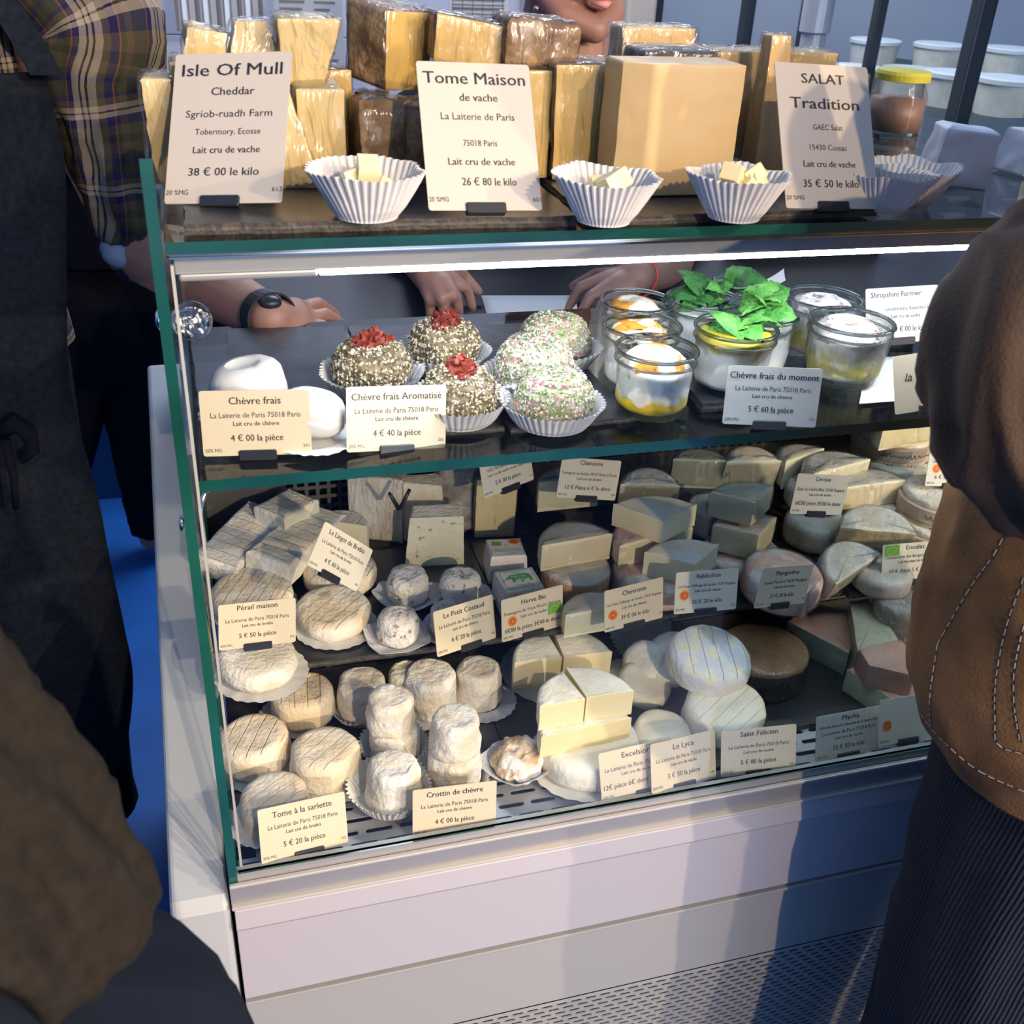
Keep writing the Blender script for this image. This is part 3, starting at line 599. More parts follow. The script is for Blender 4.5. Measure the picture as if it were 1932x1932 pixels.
# deck: steel strip with slots, then deck pan
g = perforated(-0.002, X1, -0.034, 0.036, 0.036, 0.0175, 0.0145, 0.0032, True, lambda u, v, d: (u, v, ZD - d), 4)
cpart(g, 'slotted_air_grille', 'steel')
b = MB(); b.box((-0.002, YG + 0.012, 0.570), (X1, 0.56, 0.578)); b.box((-0.002, 0.036, 0.580), (X1, 0.56, ZD - 0.0008)); b.box((-0.002, YG + 0.016, 0.585), (X1, -0.034, ZD)); cpart(b, 'deck_pan', 'black_plastic')
b = MB(); b.box((-0.002, 0.27, ZD), (X1, RW, Z2 - 0.0085)); cpart(b, 'step_riser', 'grey_plate')
b = MB(); b.box((0.43, 0.40, Z2), (X1, RW, Z3 - 0.007)); cpart(b, 'rear_step_riser', 'dark')
# rear wall with square perforations
g = perforated(0.085, X1, 0.69, 0.985, 0.0152, 0.0152, 0.0052, 0.0052, False, lambda u, v, d: (u, RW + d, v), 1, False)
cpart(g, 'perforated_rear_wall', 'grey_plate')
b = MB(); b.box((-0.004, RW - 0.0005, 0.60), (0.10, RW + 0.002, 0.99)); b.box((-0.004, RW + 0.03, 0.60), (X1, RW + 0.034, 0.99), 1); cpart(b, 'rear_wall_margin', ['grey_plate', 'dark'])
b = MB(); b.box((-0.002, 0.34, 0.985), (X1, 0.70, 0.996)); bevel(cpart(b, 'rear_worktop', 'black_plastic'), 0.002, 2)
b = MB(); b.box((-0.01, 0.64, 0.02), (X1, 0.70, 0.985)); cpart(b, 'rear_body', 'grey_plate')
b = MB(); b.box((-0.013, 0.34, 0.88), (0.022, 0.62, 0.984)); cpart(b, 'side_ledge', 'cap')

# slate boards
def slate(label, quad, z, th=0.007, edge=0.0015):
    """quad: four xy corners; slightly ragged edge"""
    pts = []
    for i in range(4):
        a = Vector(quad[i]); c = Vector(quad[(i + 1) % 4]); k = max(2, int((c - a).length / 0.012))
        for j in range(k): p = a.lerp(c, j / k); pts.append((p.x + noise.noise(Vector((p.x * 60, p.y * 60, z))) * edge, p.y + noise.noise(Vector((p.y * 60, p.x * 60, z + 4))) * edge))
    cx = sum(p[0] for p in pts) / len(pts); cy = sum(p[1] for p in pts) / len(pts)
    mb = MB(); n = len(pts); lv = [(1.0, 0.0), (1.003, th * 0.4), (0.998, th * 0.6), (1.0, th)]
    vs = []
    for s, dz in lv: vs += [((x - cx) * s, (y - cy) * s, dz) for x, y in pts]
    fs = [tuple(range(n))[::-1], tuple(3 * n + i for i in range(n))]; m = [0, 0]
    for j in range(3):
        for i in range(n): k = (i + 1) % n; fs.append((j * n + i, j * n + k, (j + 1) * n + k, (j + 1) * n + i)); m.append(1)
    mb.add(vs, fs); mb.m = m
    return tag(mb.build('slate_board', ['slate', 'slate_edge'], None, (cx, cy, z)), label, 'slate board', 'slate serving boards')
q = lambda x0, y0, x1, y1: [(x0, y0), (x1, y0), (x1, y1), (x0, y1)]
slate('black slate board on the top glass under the cheddar and tome cards', [(0.012, -0.036), (0.298, -0.040), (0.302, 0.21), (0.016, 0.22)], ZT, 0.008, 0.003)
slate('black slate board on the top glass between tome and salat cards', [(0.309, -0.044), (0.585, -0.036), (0.60, 0.20), (0.312, 0.21)], ZT, 0.007, 0.0015)
slate('dark slate on the middle shelf under the plain fresh cheeses', [(0.03, 0.03), (0.155, 0.02), (0.16, 0.28), (0.04, 0.29)], ZM, 0.005)
slate('dark slate on the middle shelf under the tomato-topped cheeses', [(0.160, 0.010), (0.262, 0.005), (0.268, 0.27), (0.165, 0.28)], ZM, 0.005)
slate('dark slate on the middle shelf under the pink and green herb cheeses', [(0.267, 0.000), (0.385, 0.004), (0.375, 0.26), (0.275, 0.26)], ZM, 0.005)
slate('thick dark slate on the middle shelf under the mint jars', [(0.455, 0.012), (0.535, 0.006), (0.575, 0.20), (0.47, 0.20)], ZM, 0.009, 0.002)
for i, (a, c, lab) in enumerate(((-0.001, 0.30, 'black slate board on the lower deck under the striped tomes and crottins'), (0.302, 0.60, 'black slate board on the lower deck under the creamy half wheels'), (0.602, 0.90, 'black slate board on the lower deck under the brown wheel'), (0.902, 1.25, 'black slate board on the lower deck at the far right'))):
    slate(lab, q(a, 0.030 if i > 1 else 0.036, c, 0.262), ZD, 0.006)
for a, c, y0, lab in ((-0.001, 0.335, 0.176, 'black slate board on the raised step under the sheep cheeses'), (0.337, 0.495, 0.176, 'black slate board on the raised step under the pink cubes'), (0.497, 0.79, 0.176, 'black slate board on the raised step under the reblochon pieces'), (0.792, 1.15, 0.168, 'black slate board on the raised step at the right end')):
    slate(lab, q(a, y0, c, 0.40), Z2 - 0.008, 0.008)
slate('black slate board on the rear step behind the pink cubes', q(0.43, 0.37, 0.80, 0.495), Z3 - 0.007, 0.007)
slate('black slate board on the rear step under the wrapped halves at right', q(0.802, 0.37, 1.2, 0.495), Z3 - 0.007, 0.007)
SL = ZD + 0.006
#@@PART2@@
# ------------------------------------------------------------------ room behind the counter
b = MB(); b.box((-4, -4, -0.05), (6, 5, 0.0)); struct(b.build('floor', 'floor'))
b = MB(); b.box((-4, 3.0, 0), (6, 3.1, 2.9)); wb = struct(b.build('wall_back', 'wall'))
b = MB(); b.box((-4.1, -4, 0), (-4.0, 3.1, 2.9)); struct(b.build('wall_left', 'wall'))
b = MB(); b.box((6.0, -4, 0), (6.1, 3.1, 2.9)); struct(b.build('wall_right', 'wall'))
tm = None
for i in range(9):
    for j in range(5):
        if tm is None:
            k = MB(); k.box((-0.0985, -0.006, -0.0985), (0.0985, 0.0, 0.0985)); t = k.build('tile', 'tile', wb, (-1.0 + i * 0.2, 3.0, 0.75 + j * 0.2)); bevel(t, 0.0015, 1); tm = t
        else: t = tm.copy(); COL.objects.link(t); t.parent = wb; t.location = (-1.0 + i * 0.2, 3.0, 0.75 + j * 0.2)
# hanging striped cloth / paper strips, notices
def flat_thing(name, label, cat, px0, py0, px1, py1, yy, mat, th=0.004, group=None):
    a = at(px0, py0, y=yy); c = at(px1, py1, y=yy); k = MB(); k.box((0, -th, 0), (c.x - a.x, 0, a.z - c.z)); o = k.build(name, mat, None, (a.x, yy, c.z)); tag(o, label, cat, group); return o, c.x - a.x, a.z - c.z
o, w_, h_ = flat_thing('strip_curtain', 'pale grey vertical strip hanging on the back wall behind the cheddar', 'curtain', 322, -60, 505, 62, 2.7, 'wall')
for i in range(13):
    k = MB(); k.box((0, 0, 0), (w_ / 26 * (1 + (i % 3) * .3), 0.006, h_ - 0.004)); k.build('strip', 'ink_grey' if i % 3 == 0 else 'tub' if i % 3 == 1 else 'enamel_grey', o, (i * w_ / 13, -0.011 - 0.001 * (i % 2), 0.002))
o, w_, h_ = flat_thing('wall_notice', 'large pale grey printed notice on the back wall left of the tome', 'notice', 512, -60, 655, 300, 2.6, 'enamel_grey')
k = MB()
for i in range(24):
    zz = h_ * (0.06 + 0.037 * i); k.box((w_ * 0.08, -0.0055, zz), (w_ * (0.35 + 0.12 * random.random()), -0.0045, zz + 0.006)); k.box((w_ * 0.58, -0.0055, zz), (w_ * (0.75 + 0.2 * random.random()), -0.0045, zz + 0.005))
k.build('printed_lines', 'ink_grey', o)
o, w_, h_ = flat_thing('pinned_price_sheet', 'cream printed sheet with a ruled grid pinned above the tome wedges', 'sheet', 848, -60, 956, 66, 2.2, 'card_big')
k = MB()
for i in range(6): k.box((w_ * (0.05 + 0.17 * i), -0.0055, 0.01), (w_ * (0.05 + 0.17 * i) + 0.0012, -0.0045, h_ - 0.01))
for i in range(14): k.box((w_ * 0.05, -0.0055, h_ * (0.07 * i + 0.04)), (w_ * 0.93, -0.0045, h_ * (0.07 * i + 0.04) + 0.0016 + 0.003 * (i % 2)))
k.build('ruled_grid', 'ink_grey', o)
p = at(1200, 60, y=2.6); k = MB(); k.box((-0.05, -0.06, -1.1), (0.05, 0.06, 1.4)); o = k.build('wall_column', 'column', None, (p.x - .01, 2.6, 1.1)); bevel(o, 0.012, 3); tag(o, 'cream painted column behind the woman and left of the window posts', 'column')
# glazed partition at the right: posts and panes
gp = empty('glazed_partition', (1.6, 1.6, 0)); tag(gp, 'dark-framed glazed partition with sloping posts at upper right', 'glazed partition')
posts = [(1237, 30, 2.75, .036), (1408, 40, 2.45, .036), (1512, 40, 2.2, .014), (1652, 60, 1.8, .028), (1833, 110, 1.35, .040), (2080, 150, 1.1, .04)]
pts = []
for px, py, yy, w_ in posts:
    p = at(px, py, y=yy); pts.append(p)
    k = MB(); k.box((-w_ * .5, -w_ * .5, -1.15 if yy > 2 else -0.02 - (p.z - 1.08)), (w_ * .5, w_ * .5, 1.2)); o = k.build('post', 'frame', gp, (p.x - 1.6, p.y - 1.6, p.z)); bevel(o, 0.004, 2)
for a, c in zip(pts, pts[1:]):
    d = (c - a); k = MB(); k.add([(0, 0, 0), (d.x, d.y, 0), (d.x, d.y, 1.4), (0, 0, 1.4)], [(0, 1, 2, 3)]); k.build('pane', 'glass', gp, (a.x - 1.6, a.y - 1.6, 1.06))
k = MB(); d = pts[-1] - pts[3]
lp = [pts[3] + Vector((-.05, -.10, 0)), pts[4] + Vector((-.05, -.10, 0)), pts[5] + Vector((0, -.10, 0)), pts[5] + Vector((.8, .9, 0)), pts[3] + Vector((.6, .9, 0))]
plate([(v.x, v.y) for v in lp], 1.03, 1.06, k); o = k.build('sill_board', 'frame', None); tag(o, 'dark sill under the glazed partition carrying white tubs', 'sill')
b = MB(); b.box((1.15, 2.93, 0.0), (5.9, 2.99, 2.8)); o = b.build('white_cold_room_panel', 'cap'); tag(o, 'pale lavender cold-room panel beyond the dark window posts', 'wall panel')
def tub(px, py, yy, r, h, label, food=True):
    p = at(px, py, y=yy); t = empty('tub', (p.x, yy, p.z)); tag(t, label, 'tub', 'white tubs behind the partition')
    k = MB(); k.lathe([(r * .86, 0), (r * .88, .003), (r, h * .86), (r * 1.0, h * .88)], 28); k.build('bowl', 'tub_food' if food else 'tub', t, smooth=False)
    k = MB(); k.lathe([(r * 1.02, h * .86), (r * 1.07, h * .88), (r * 1.07, h * .97), (r * 1.0, h), (r * .5, h * 1.004), (0.001, h * 1.004)], 28); k.build('lid', 'tub', t)
for i, (px, py, yy, r, h, lb) in enumerate([
    (1600, 205, 1.9, .070, .11, 'leftmost white lidded tub behind the yellow-lidded jar'), (1700, 212, 1.75, .070, .11, 'white lidded tub just right of the yellow-lidded jar'),
    (1785, 222, 1.62, .070, .11, 'white lidded tub left of the thick window post'), (1880, 235, 1.5, .070, .11, 'white lidded tub right of the thick window post'),
    (1990, 245, 1.4, .070, .11, 'white lidded tub at the right edge of the picture'), (1640, 140, 2.25, .072, .10, 'back-row white tub above the yellow lid'), (1760, 150, 2.1, .072, .10, 'back-row white tub left of the thick window post'),
    (1890, 160, 1.95, .072, .10, 'back-row white tub right of the thick window post')]): tub(px, py, yy, r, h, lb)
p = at(1548, 110, y=1.7); k = MB(); k.lathe([(.030, -.35), (.031, -.34), (.031, .05), (.038, .055), (.038, .25), (.03, .26)], 24); o = k.build('metal_cylinder', 'steel', None, (p.x, 1.75, p.z), smooth=False); tag(o, 'upright brushed metal cylinder behind the salat card', 'cylinder'); k = None
# blue board and things behind left vendor
a = at(140, 800, y=1.9); c = at(290, 958, y=1.9)
b = MB(); b.box((a.x - .5, 1.9, c.z), (c.x + .6, 1.93, a.z + .25)); o = b.build('blue_board', 'blue_board'); tag(o, 'low dark blue board standing behind the vendors legs', 'board')
b = MB(); b.box((a.x - .5, 1.94, 0.0), (c.x + .6, 2.2, c.z + .2)); o = b.build('black_plinth', 'dark'); tag(o, 'black plinth under the low blue board', 'plinth')

# back-counter clutter seen under the lamp
def sheet(label, quad, z, mat='paper', name='paper_sheet', curl=0.0, cat='paper'):
    k = MB(); n = 8; vs = []
    for j in range(n + 1):
        for i in range(n + 1):
            u, v = i / n, j / n; P0 = Vector(quad[0]).lerp(Vector(quad[1]), u); P1 = Vector(quad[3]).lerp(Vector(quad[2]), u); Q = P0.lerp(P1, v)
            vs.append((Q.x, Q.y, z + (Q.z if len(Q) > 2 else 0) + curl * (u * u + 0.4 * v * v)))
    k.add(vs, [(j * (n + 1) + i, j * (n + 1) + i + 1, (j + 1) * (n + 1) + i + 1, (j + 1) * (n + 1) + i) for j in range(n) for i in range(n)])
    o = k.build(name, mat, smooth=True); so = o.modifiers.new('thick', 'SOLIDIFY'); so.thickness = 0.0006; tag(o, label, cat); return o
def pq(pts, z): return [(at(px, py, z=z).x, at(px, py, z=z).y) for px, py in pts]
sheet('white paper sheet on the rear worktop between the vendors hands', pq([(935, 650), (1100, 640), (1085, 556), (908, 556)], 1.0), 0.999, 'paper')
sheet('white paper under the wristwatch arm beside a black card', pq([(430, 648), (640, 650), (600, 632), (440, 634)], 1.0), 0.998, 'paper')
b = MB(); pp = pq([(500, 662), (610, 690), (590, 640), (505, 636)], 1.0); plate(pp, 0.9985, 1.002, b); tag(b.build('black_cardboard', 'slate'), 'black card lying under the hand with the wristwatch', 'card')
sheet('white paper on the rear worktop near the mint jars', pq([(1420, 540), (1482, 528), (1478, 512), (1425, 528)], 1.03), 1.02, 'paper', curl=0.01)
b = MB(); b.box((0.35, 0.62, 1.0), (0.62, 0.66, 1.02)); 
cb = MB(); p0 = at(1440, 545, y=0.62); p1 = at(1690, 480, y=0.62); cb.box((p0.x - .06, 0.62, 0.996), (p1.x - .03, 0.66, 1.075)); o = cb.build('brown_crate', 'dark_rind'); bevel(o, 0.003); tag(o, 'dark brown crate at the back behind the crumbly jars', 'crate')
b = MB()
for i in range(34): b.box((0.10 + i * 0.012, 0.704, 0.90), (0.106 + i * 0.012, 0.710, 0.985))
b.box((0.05, 0.710, 0.2), (1.6, 0.72, 0.99)); o = b.build('ribbed_vent', 'black_plastic'); tag(o, 'black ribbed vent behind the rear worktop', 'vent')

# ------------------------------------------------------------------ cheeses
def put(px, py, zb, h): p = at(px, py, z=zb + h); return (p.x, p.y, zb)
def rad(px, py, z, w): return w / 2 / ppm(at(px, py, z=z))
def ctr(o): n = len(o); cx = sum(p[0] for p in o) / n; cy = sum(p[1] for p in o) / n; return [(x - cx, y - cy, c) for x, y, c in o]
def paper_disc(label, x, y, z, r, cup=0.0, pleats=0, wave=0.0008, mat='paper', group='paper discs and cases under cheeses'):
    """scalloped paper round; with cup > 0 a pleated case with raised flared wall"""
    k = MB(); n = max(96, pleats * 4) if pleats else 96
    prof = [(0.002, 0.0), (r * .5, 0.0), (r * .97, 0.0)] if not cup else [(0.002, 0.0), (r * .6, 0.0), (r * .98, 0.0005), (r, 0.002)] + [(r + cup * .55 * t, cup * t) for t in (.25, .5, .75, 1.0)]
    vs = []
    sd = random.random() * 50
    for j, (rr, zz) in enumerate(prof):
        for i in range(n):
            a = 2 * PI * i / n; q = rr; dz = 0
            if pleats and cup and j >= 2: q += (0.0002 + 0.0011 * zz / cup) * (1 if (i // 2) % 2 else -1)
            if not cup and j == 2: q += 0.0006 * (1 if (i // 2) % 2 else -1); dz = 0.002 + wave * noise.noise(Vector((math.cos(a) * 3 + sd, math.sin(a) * 3, 0))) * 2
            if cup: w = noise.noise(Vector((math.cos(a) * 1.6 + sd, math.sin(a) * 1.6, zz * 30))); q += w * 0.20 * zz; dz += w * 0.12 * zz
            vs.append((q * math.cos(a), q * math.sin(a), zz + dz))
    fs = [(j * n + i, j * n + (i + 1) % n, (j + 1) * n + (i + 1) % n, (j + 1) * n + i) for j in range(len(prof) - 1) for i in range(n)] + [tuple(range(n))[::-1]]
    k.add(vs, fs); nm = 'pleated_paper_case' if cup else 'paper_disc'
    return tag(k.build(nm, mat, None, (x, y, z)), label, 'paper case' if cup else 'paper disc', group)
G_T = 'striped tomes on the lower deck'
G_C = 'crottins on the lower deck'
D = SL
# striped tomes
def tome(px, py, w, h, label, mat='tome', rz=0, zb=D, tilt=(0, 0), **k):
    l = put(px, py, zb, h); r = rad(px, py, zb + h, w); o = cheese('striped_tome', label, 'cheese', o_disc(r), h, mat, l, rz, tilt, G_T, bev=0.010, amp=0.0016, freq=50, taper=0.04, **k); return l, r, o
l, r, _ = tome(570, 1298, 122, .040, 'striped cream tome at the back, just under the raised step edge', rz=-14); paper_disc('paper disc under the backmost striped tome', l[0] - .012, l[1], D, r + .004)
l, r, _ = tome(480, 1382, 136, .040, 'striped cream tome with orange blotches against the side glass', rz=-32, tilt=(2, -3)); paper_disc('paper disc under the blotchy striped tome by the side glass', l[0] - .004, l[1] - .008, D, r + .004)
l, r, _ = tome(612, 1408, 136, .042, 'yellowish-rimmed striped tome in the middle of the tome group', 'tome_b', rz=12, tilt=(-1, 2)); paper_disc('paper disc under the middle striped tome', l[0] + .004, l[1] - .008, D, r + .003)
l, r, _ = tome(520, 1492, 132, .040, 'striped tome right behind its own Tome a la sariette price card', 'tome_b', rz=0, tilt=(2, -6)); paper_disc('paper disc under the tome behind the sariette card', l[0] - .012, l[1], D, r + .004)
# crottins (single and in stacks)
def crottin(px, py, w, h, label, zb=D, taper=.10, seedk=0, **k):
    l = put(px, py, zb, h); r = rad(px, py, zb + h, w) / (1 - taper) ; return l, r, cheese('crottin', label, 'cheese', o_disc(r, r * .97), h, 'crottin', l, random.uniform(0, 90), (random.uniform(-3, 3), random.uniform(-3, 3)), G_C, bev=0.007, amp=0.0026, freq=60, taper=taper, step=0.003, **k)
def stack2(px, py, w, h, la, lb, base_shift=(0, 0)):
    l, r, _ = crottin(px, py, w, h, la, D + h * .96)
    cheese('crottin', lb, 'cheese', o_disc(r * 1.02), h, 'crottin', (l[0] + base_shift[0], l[1] + base_shift[1], D), 30, (0, 0), G_C, bev=0.008, amp=0.0026, freq=55, taper=.03, step=0.003); return l, r
l, r, _ = crottin(682, 1278, 88, .050, 'single crottin at the back left of the crottin group'); paper_disc('pleated paper case under the back left crottin', l[0], l[1], D, r + .002, .012, 36)
l, r = stack2(735, 1312, 86, .043, 'upper crottin of the left two-high stack', 'lower crottin of the left two-high stack', (.004, -.004)); paper_disc('pleated paper case under the left crottin stack', l[0] + .004, l[1], D, r + .001, .018, 40)
l, r, _ = crottin(812, 1268, 98, .052, 'broad crottin in the middle of the back row'); paper_disc('paper disc under the middle back-row crottin', l[0], l[1], D, r + .012)
crottin(768, 1262, 70, .046, 'crottin half hidden behind the broad back-row crottin')
l, r, _ = crottin(905, 1258, 84, .050, 'crumbly-footed crottin at the right end of the back row'); paper_disc('paper disc under the right end crottin', l[0] + .004, l[1] - .004, D, r + .013)
l, r = stack2(858, 1352, 92, .046, 'upper crottin of the right two-high stack', 'lower crottin of the right two-high stack', (0, -.004)); paper_disc('pleated paper case under the right crottin stack', l[0] - .004, l[1] - .003, D, r + .004, .016, 40)
l, r, _ = crottin(742, 1442, 96, .052, 'front crottin standing left of the Crottin de chevre card', taper=.16); paper_disc('pleated paper case under the front crottin', l[0] - .004, l[1] + .004, D, r + .001, .022, 44)
# wrinkled brown cheese on waxed paper
p = put(980, 1415, D, .030); cheese('wrinkled_cheese', 'small wrinkled brown and white cheese on crumpled paper left of the tall half wheels', 'cheese', o_disc(.031, .029), .032, 'brain', (p[0], p[1], D + .002), 20, (4, -6), None, bev=.014, amp=.0055, freq=85, step=.0025, taper=.1)
def crumpled(label, x, y, z, rx, ry, rot=0, amp=.012, rim=.010, name='wax_paper', mat='paper_blue'):
    k = MB(); n = 40; m = 7; vs = []; sd = random.random() * 90
    for j in range(m + 1):
        t = j / m
        for i in range(n):
            a = 2 * PI * i / n + rot; sq = 1 / max(abs(math.cos(a - rot)), abs(math.sin(a - rot))); e = 1 + .35 * (sq - 1) * t
            w = noise.noise(Vector((math.cos(a) * 2.2 + sd, math.sin(a) * 2.2, t * 1.5)))
            vs.append(((rx * t * e + w * amp * .6 * t) * math.cos(a), (ry * t * e + w * amp * .6 * t) * math.sin(a), max(0, rim * max(0, t - .5) * 2 + amp * max(0, t - .45) * w * 1.4)))
    k.add(vs, [(j * n + i, j * n + (i + 1) % n, (j + 1) * n + (i + 1) % n, (j + 1) * n + i) for j in range(m) for i in range(n)])
    o = k.build(name, mat, None, (x, y, z)); so = o.modifiers.new('thick', 'SOLIDIFY'); so.thickness = 0.0004; return tag(o, label, 'paper', 'crumpled papers under cheeses')
crumpled('white waxed paper crumpled under the wrinkled brown cheese', p[0] - .002, p[1] - .002, D + .0006, .041, .036, .5, .012, .018)
# creamy half wheels (stacked wedges)
def sector_at(px, py, zb, h, rpx, a0, a1, rz=0):
    p = at(px, py, z=zb + h); r = rpx / ppm(p); return p, r
def wedge(label, px, py, zb, h, rpx, a0, a1, mats=('bloomy', 'paste_y'), name='cheese_wedge', group='wedges of cut cheese', tilt=(0, 0), wrap=None, **k):
    """px,py = the wheel's centre (tip) on the top face, rpx = radius in pixels"""
    p, r = sector_at(px, py, zb, h, rpx, a0, a1); kk = dict(bev=.005, amp=.0009); kk.update(k)
    return cheese(name, label, 'cheese', o_sector(r, a0, a1), h, mats, (p.x, p.y, zb), 0, tilt, group, wrap, **kk)
def half(label, px, py, zb, h, w, rz, mats, name='half_cheese', group='cut half cheeses', tilt=(0, 0), wrap=None, **k):
    """px,py = middle of the cut edge on the top face"""
    p = at(px, py, z=zb + h); r = w / 2 / ppm(p); kk = dict(bev=.006, amp=.0009); kk.update(k)
    return cheese(name, label, 'cheese', o_half(r), h, mats, (p.x, p.y, zb), rz, tilt, group, wrap, **kk)
def wheel(label, px, py, zb, h, w, mats, name='round_cheese', rz=0, tilt=(0, 0), group='whole round cheeses', wrap=None, asp=1.0, **k):
    p = at(px, py, z=zb + h); r = w / 2 / ppm(p); kk = dict(bev=.007, amp=.0010); kk.update(k)
    return cheese(name, label, 'cheese', o_disc(r, r * asp), h, mats, (p.x, p.y, zb), rz, tilt, group, wrap, **kk)
GE = 'cut wheels of creamy cheese'
hE = .034
# back stack
half('lower half wheel of the back creamy stack', 1062, 1245, D, hE + .004, 196, -2, ('bloomy', 'paste_y'), 'cut_cheese', GE)
wedge('left quarter on top of the back creamy stack', 1060, 1240, D + hE + .004, hE, 92, 92, 178, name='cheese_quarter', group=GE, mats=('bloomy_spot', 'paste_y'))
wedge('right quarter with a brown spot on top of the back creamy stack', 1064, 1240, D + hE + .004, hE, 96, -2, 86, name='cheese_quarter', group=GE, mats=('bloomy_spot', 'paste_y'))
# front stack
wheel('whole bloomy wheel at the foot of the front creamy stack', 1112, 1392, D, .034, 200, 'bloomy', 'creamy_cheese', group=GE, asp=.95, bev=.012, amp=.002)
half('middle half wheel of the front creamy stack', 1108, 1372, D + .034, .030, 186, 4, ('bloomy', 'paste_y'), 'cut_cheese', GE)
wedge('left quarter on top of the front creamy stack', 1104, 1318, D + .064, hE, 90, 100, 182, name='cheese_quarter', group=GE)
wedge('right quarter on top of the front creamy stack', 1107, 1316, D + .064, hE, 96, 0, 96, name='cheese_quarter', group=GE)
p = at(1112, 1392, z=D + .034); paper_disc('paper round under the front creamy stack', p.x - .003, p.y, D, .068)
p = at(1062, 1240, z=D + .038); paper_disc('paper round under the back creamy stack', p.x, p.y + .022, D, .072)
# lyca rounds
wheel('small flat cream round behind the front creamy stack, right side', 1214, 1278, D + .012, .020, 104, 'lyca', 'small_round', tilt=(14, 6), bev=.008)
wheel('small flat cream round behind the Le Lyca card', 1250, 1372, D + .010, .020, 112, 'lyca', 'small_round', tilt=(10, 2), bev=.008)
wheel('small flat cream round under the tilted one beside the creamy stack', 1180, 1262, D, .018, 80, 'lyca', 'small_round', bev=.007)
# felicien
wheel('blue-white mottled round lying tilted on top of the striped white round', 1337, 1222, D + .052, .036, 158, 'felicien', 'soft_round', tilt=(8, 4), bev=.011, amp=.0022, rz=-8)
wheel('striped white round under the blue-white mottled round', 1370, 1318, D + .020, .034, 152, 'felicien_b', 'soft_round', tilt=(10, -3), bev=.011, amp=.0016)
wheel('soft white round almost hidden at the bottom of the right stack', 1352, 1340, D, .028, 130, 'bloomy', 'soft_round', bev=.011)
wheel('soft round with one end leaning against the blue-white mottled round', 1278, 1215, D + .030, .030, 104, 'bloomy', 'soft_round', tilt=(24, -28), bev=.010)
wheel('soft round in brown paper leaning at the back left of the mottled round', 1228, 1222, D + .026, .026, 84, 'bloomy', 'soft_round', tilt=(24, -42), bev=.009, amp=.0016)
p = at(1215, 1245, z=D); paper_disc('grey pleated case holding the leaning rounds', p.x + .01, p.y + .02, D + .02, .030, .020, 40).rotation_euler = (.3, -.7, 0)
# big brown wheel
wheel('large brown-topped wheel with a dark side on the lower deck', 1440, 1222, D, .046, 176, ['brown_top', 'dark_rind'], 'brown_cheese', bev=.006, amp=.0016, asp=.93, wrap=.0012)
o = bpy.data.objects['brown_cheese']; me = o.data
for pl in me.polygons:
    if pl.center.z < .038: pl.material_index = 1
# pink speckled wedges
PK = ('pink_speck', 'green_speck')
def slab(label, pxpts, ztop, h, cuts, mats, name='cheese_wedge', group=None, wrap=None, tilt=(0, 0), **k):
    """free outline: pixel corners of the top face"""
    P_ = [at(px, py, z=ztop) for px, py in pxpts]; cx = sum(p.x for p in P_) / len(P_); cy = sum(p.y for p in P_) / len(P_)
    kk = dict(bev=.004, amp=.0006); kk.update(k)
    ol = [(p.x - cx, p.y - cy, c) for p, c in zip(P_, cuts)]
    return cheese(name, label, 'cheese', ol, h, mats, (cx, cy, ztop - h), 0, tilt, group, wrap, **kk)
GP = 'pink herb-speckled wedges'
slab('pink-topped herb wedge lying flat beside the brown wheel', [(1487, 1172), (1500, 1150), (1550, 1140), (1600, 1150), (1615, 1200), (1602, 1232)], D + .036, .036, (0, 0, 0, 1, 1, 1), PK, group=GP, wrap=.001)
slab('pink herb wedge standing on edge with its green cut face out', [(1604, 1135), (1640, 1128), (1672, 1165), (1700, 1212), (1650, 1225), (1618, 1228)], D + .058, .058, (1, 0, 0, 0, 1, 1), ('green_speck', 'green_speck'), group=GP, wrap=.001)
slab('pink herb wedge stacked on top at the right of its group', [(1622, 1225), (1700, 1205), (1730, 1240), (1725, 1275), (1640, 1255)], D + .066, .032, (0, 0, 1, 1, 1), ('pink_speck', 'pink_speck'), group=GP, wrap=(.0015, 'film_soft'))
slab('pale green side of the lowest herb wedge above the Myrha card', [(1598, 1262), (1640, 1240), (1730, 1262), (1735, 1340), (1700, 1330)], D + .034, .034, (0, 0, 1, 1, 1), PK, group=GP)
wheel('grey film-wrapped cheese behind the right-hand jacket edge', 1700, 1128, D, .085, 92, 'grey_rind', 'wrapped_cheese', wrap=(.002, 'film_soft'))

# ---- raised step
S = Z2
def brick(label, pxpts, ztop, h, mat='lingot', **k):
    P_ = [at(px, py, z=ztop) for px, py in pxpts]; cx = sum(p.x for p in P_) / 4; cy = sum(p.y for p in P_) / 4
    ax = (P_[1] - P_[0]); ang = math.degrees(math.atan2(ax.y, ax.x)); L_ = ax.length; W_ = (P_[3] - P_[0]).length
    return cheese('cheese_brick', label, 'cheese', o_rect(L_, W_), h, mat, (cx, cy, ztop - h), ang, k.pop('tilt', (0, 0)), 'white brick cheeses', bev=.005, amp=.0014, **k)
brick('pale yellow brick cheese leaning at the left, nearest the side glass', [(378, 1030), (482, 940), (522, 975), (425, 1068)], S + .052, .032, tilt=(8, -4))
brick('white brick cheese at the back behind the two leaning bricks', [(494, 950), (560, 915), (585, 945), (522, 985)], S + .074, .030)
brick('long white brick cheese in the middle with crosswise grooves', [(478, 1035), (588, 940), (620, 970), (536, 1072)], S + .056, .034, tilt=(6, 0))
brick('flat brick cheese under the long grooved brick', [(455, 1060), (560, 970), (606, 985), (512, 1082)], S + .020, .019, 'white_rind')
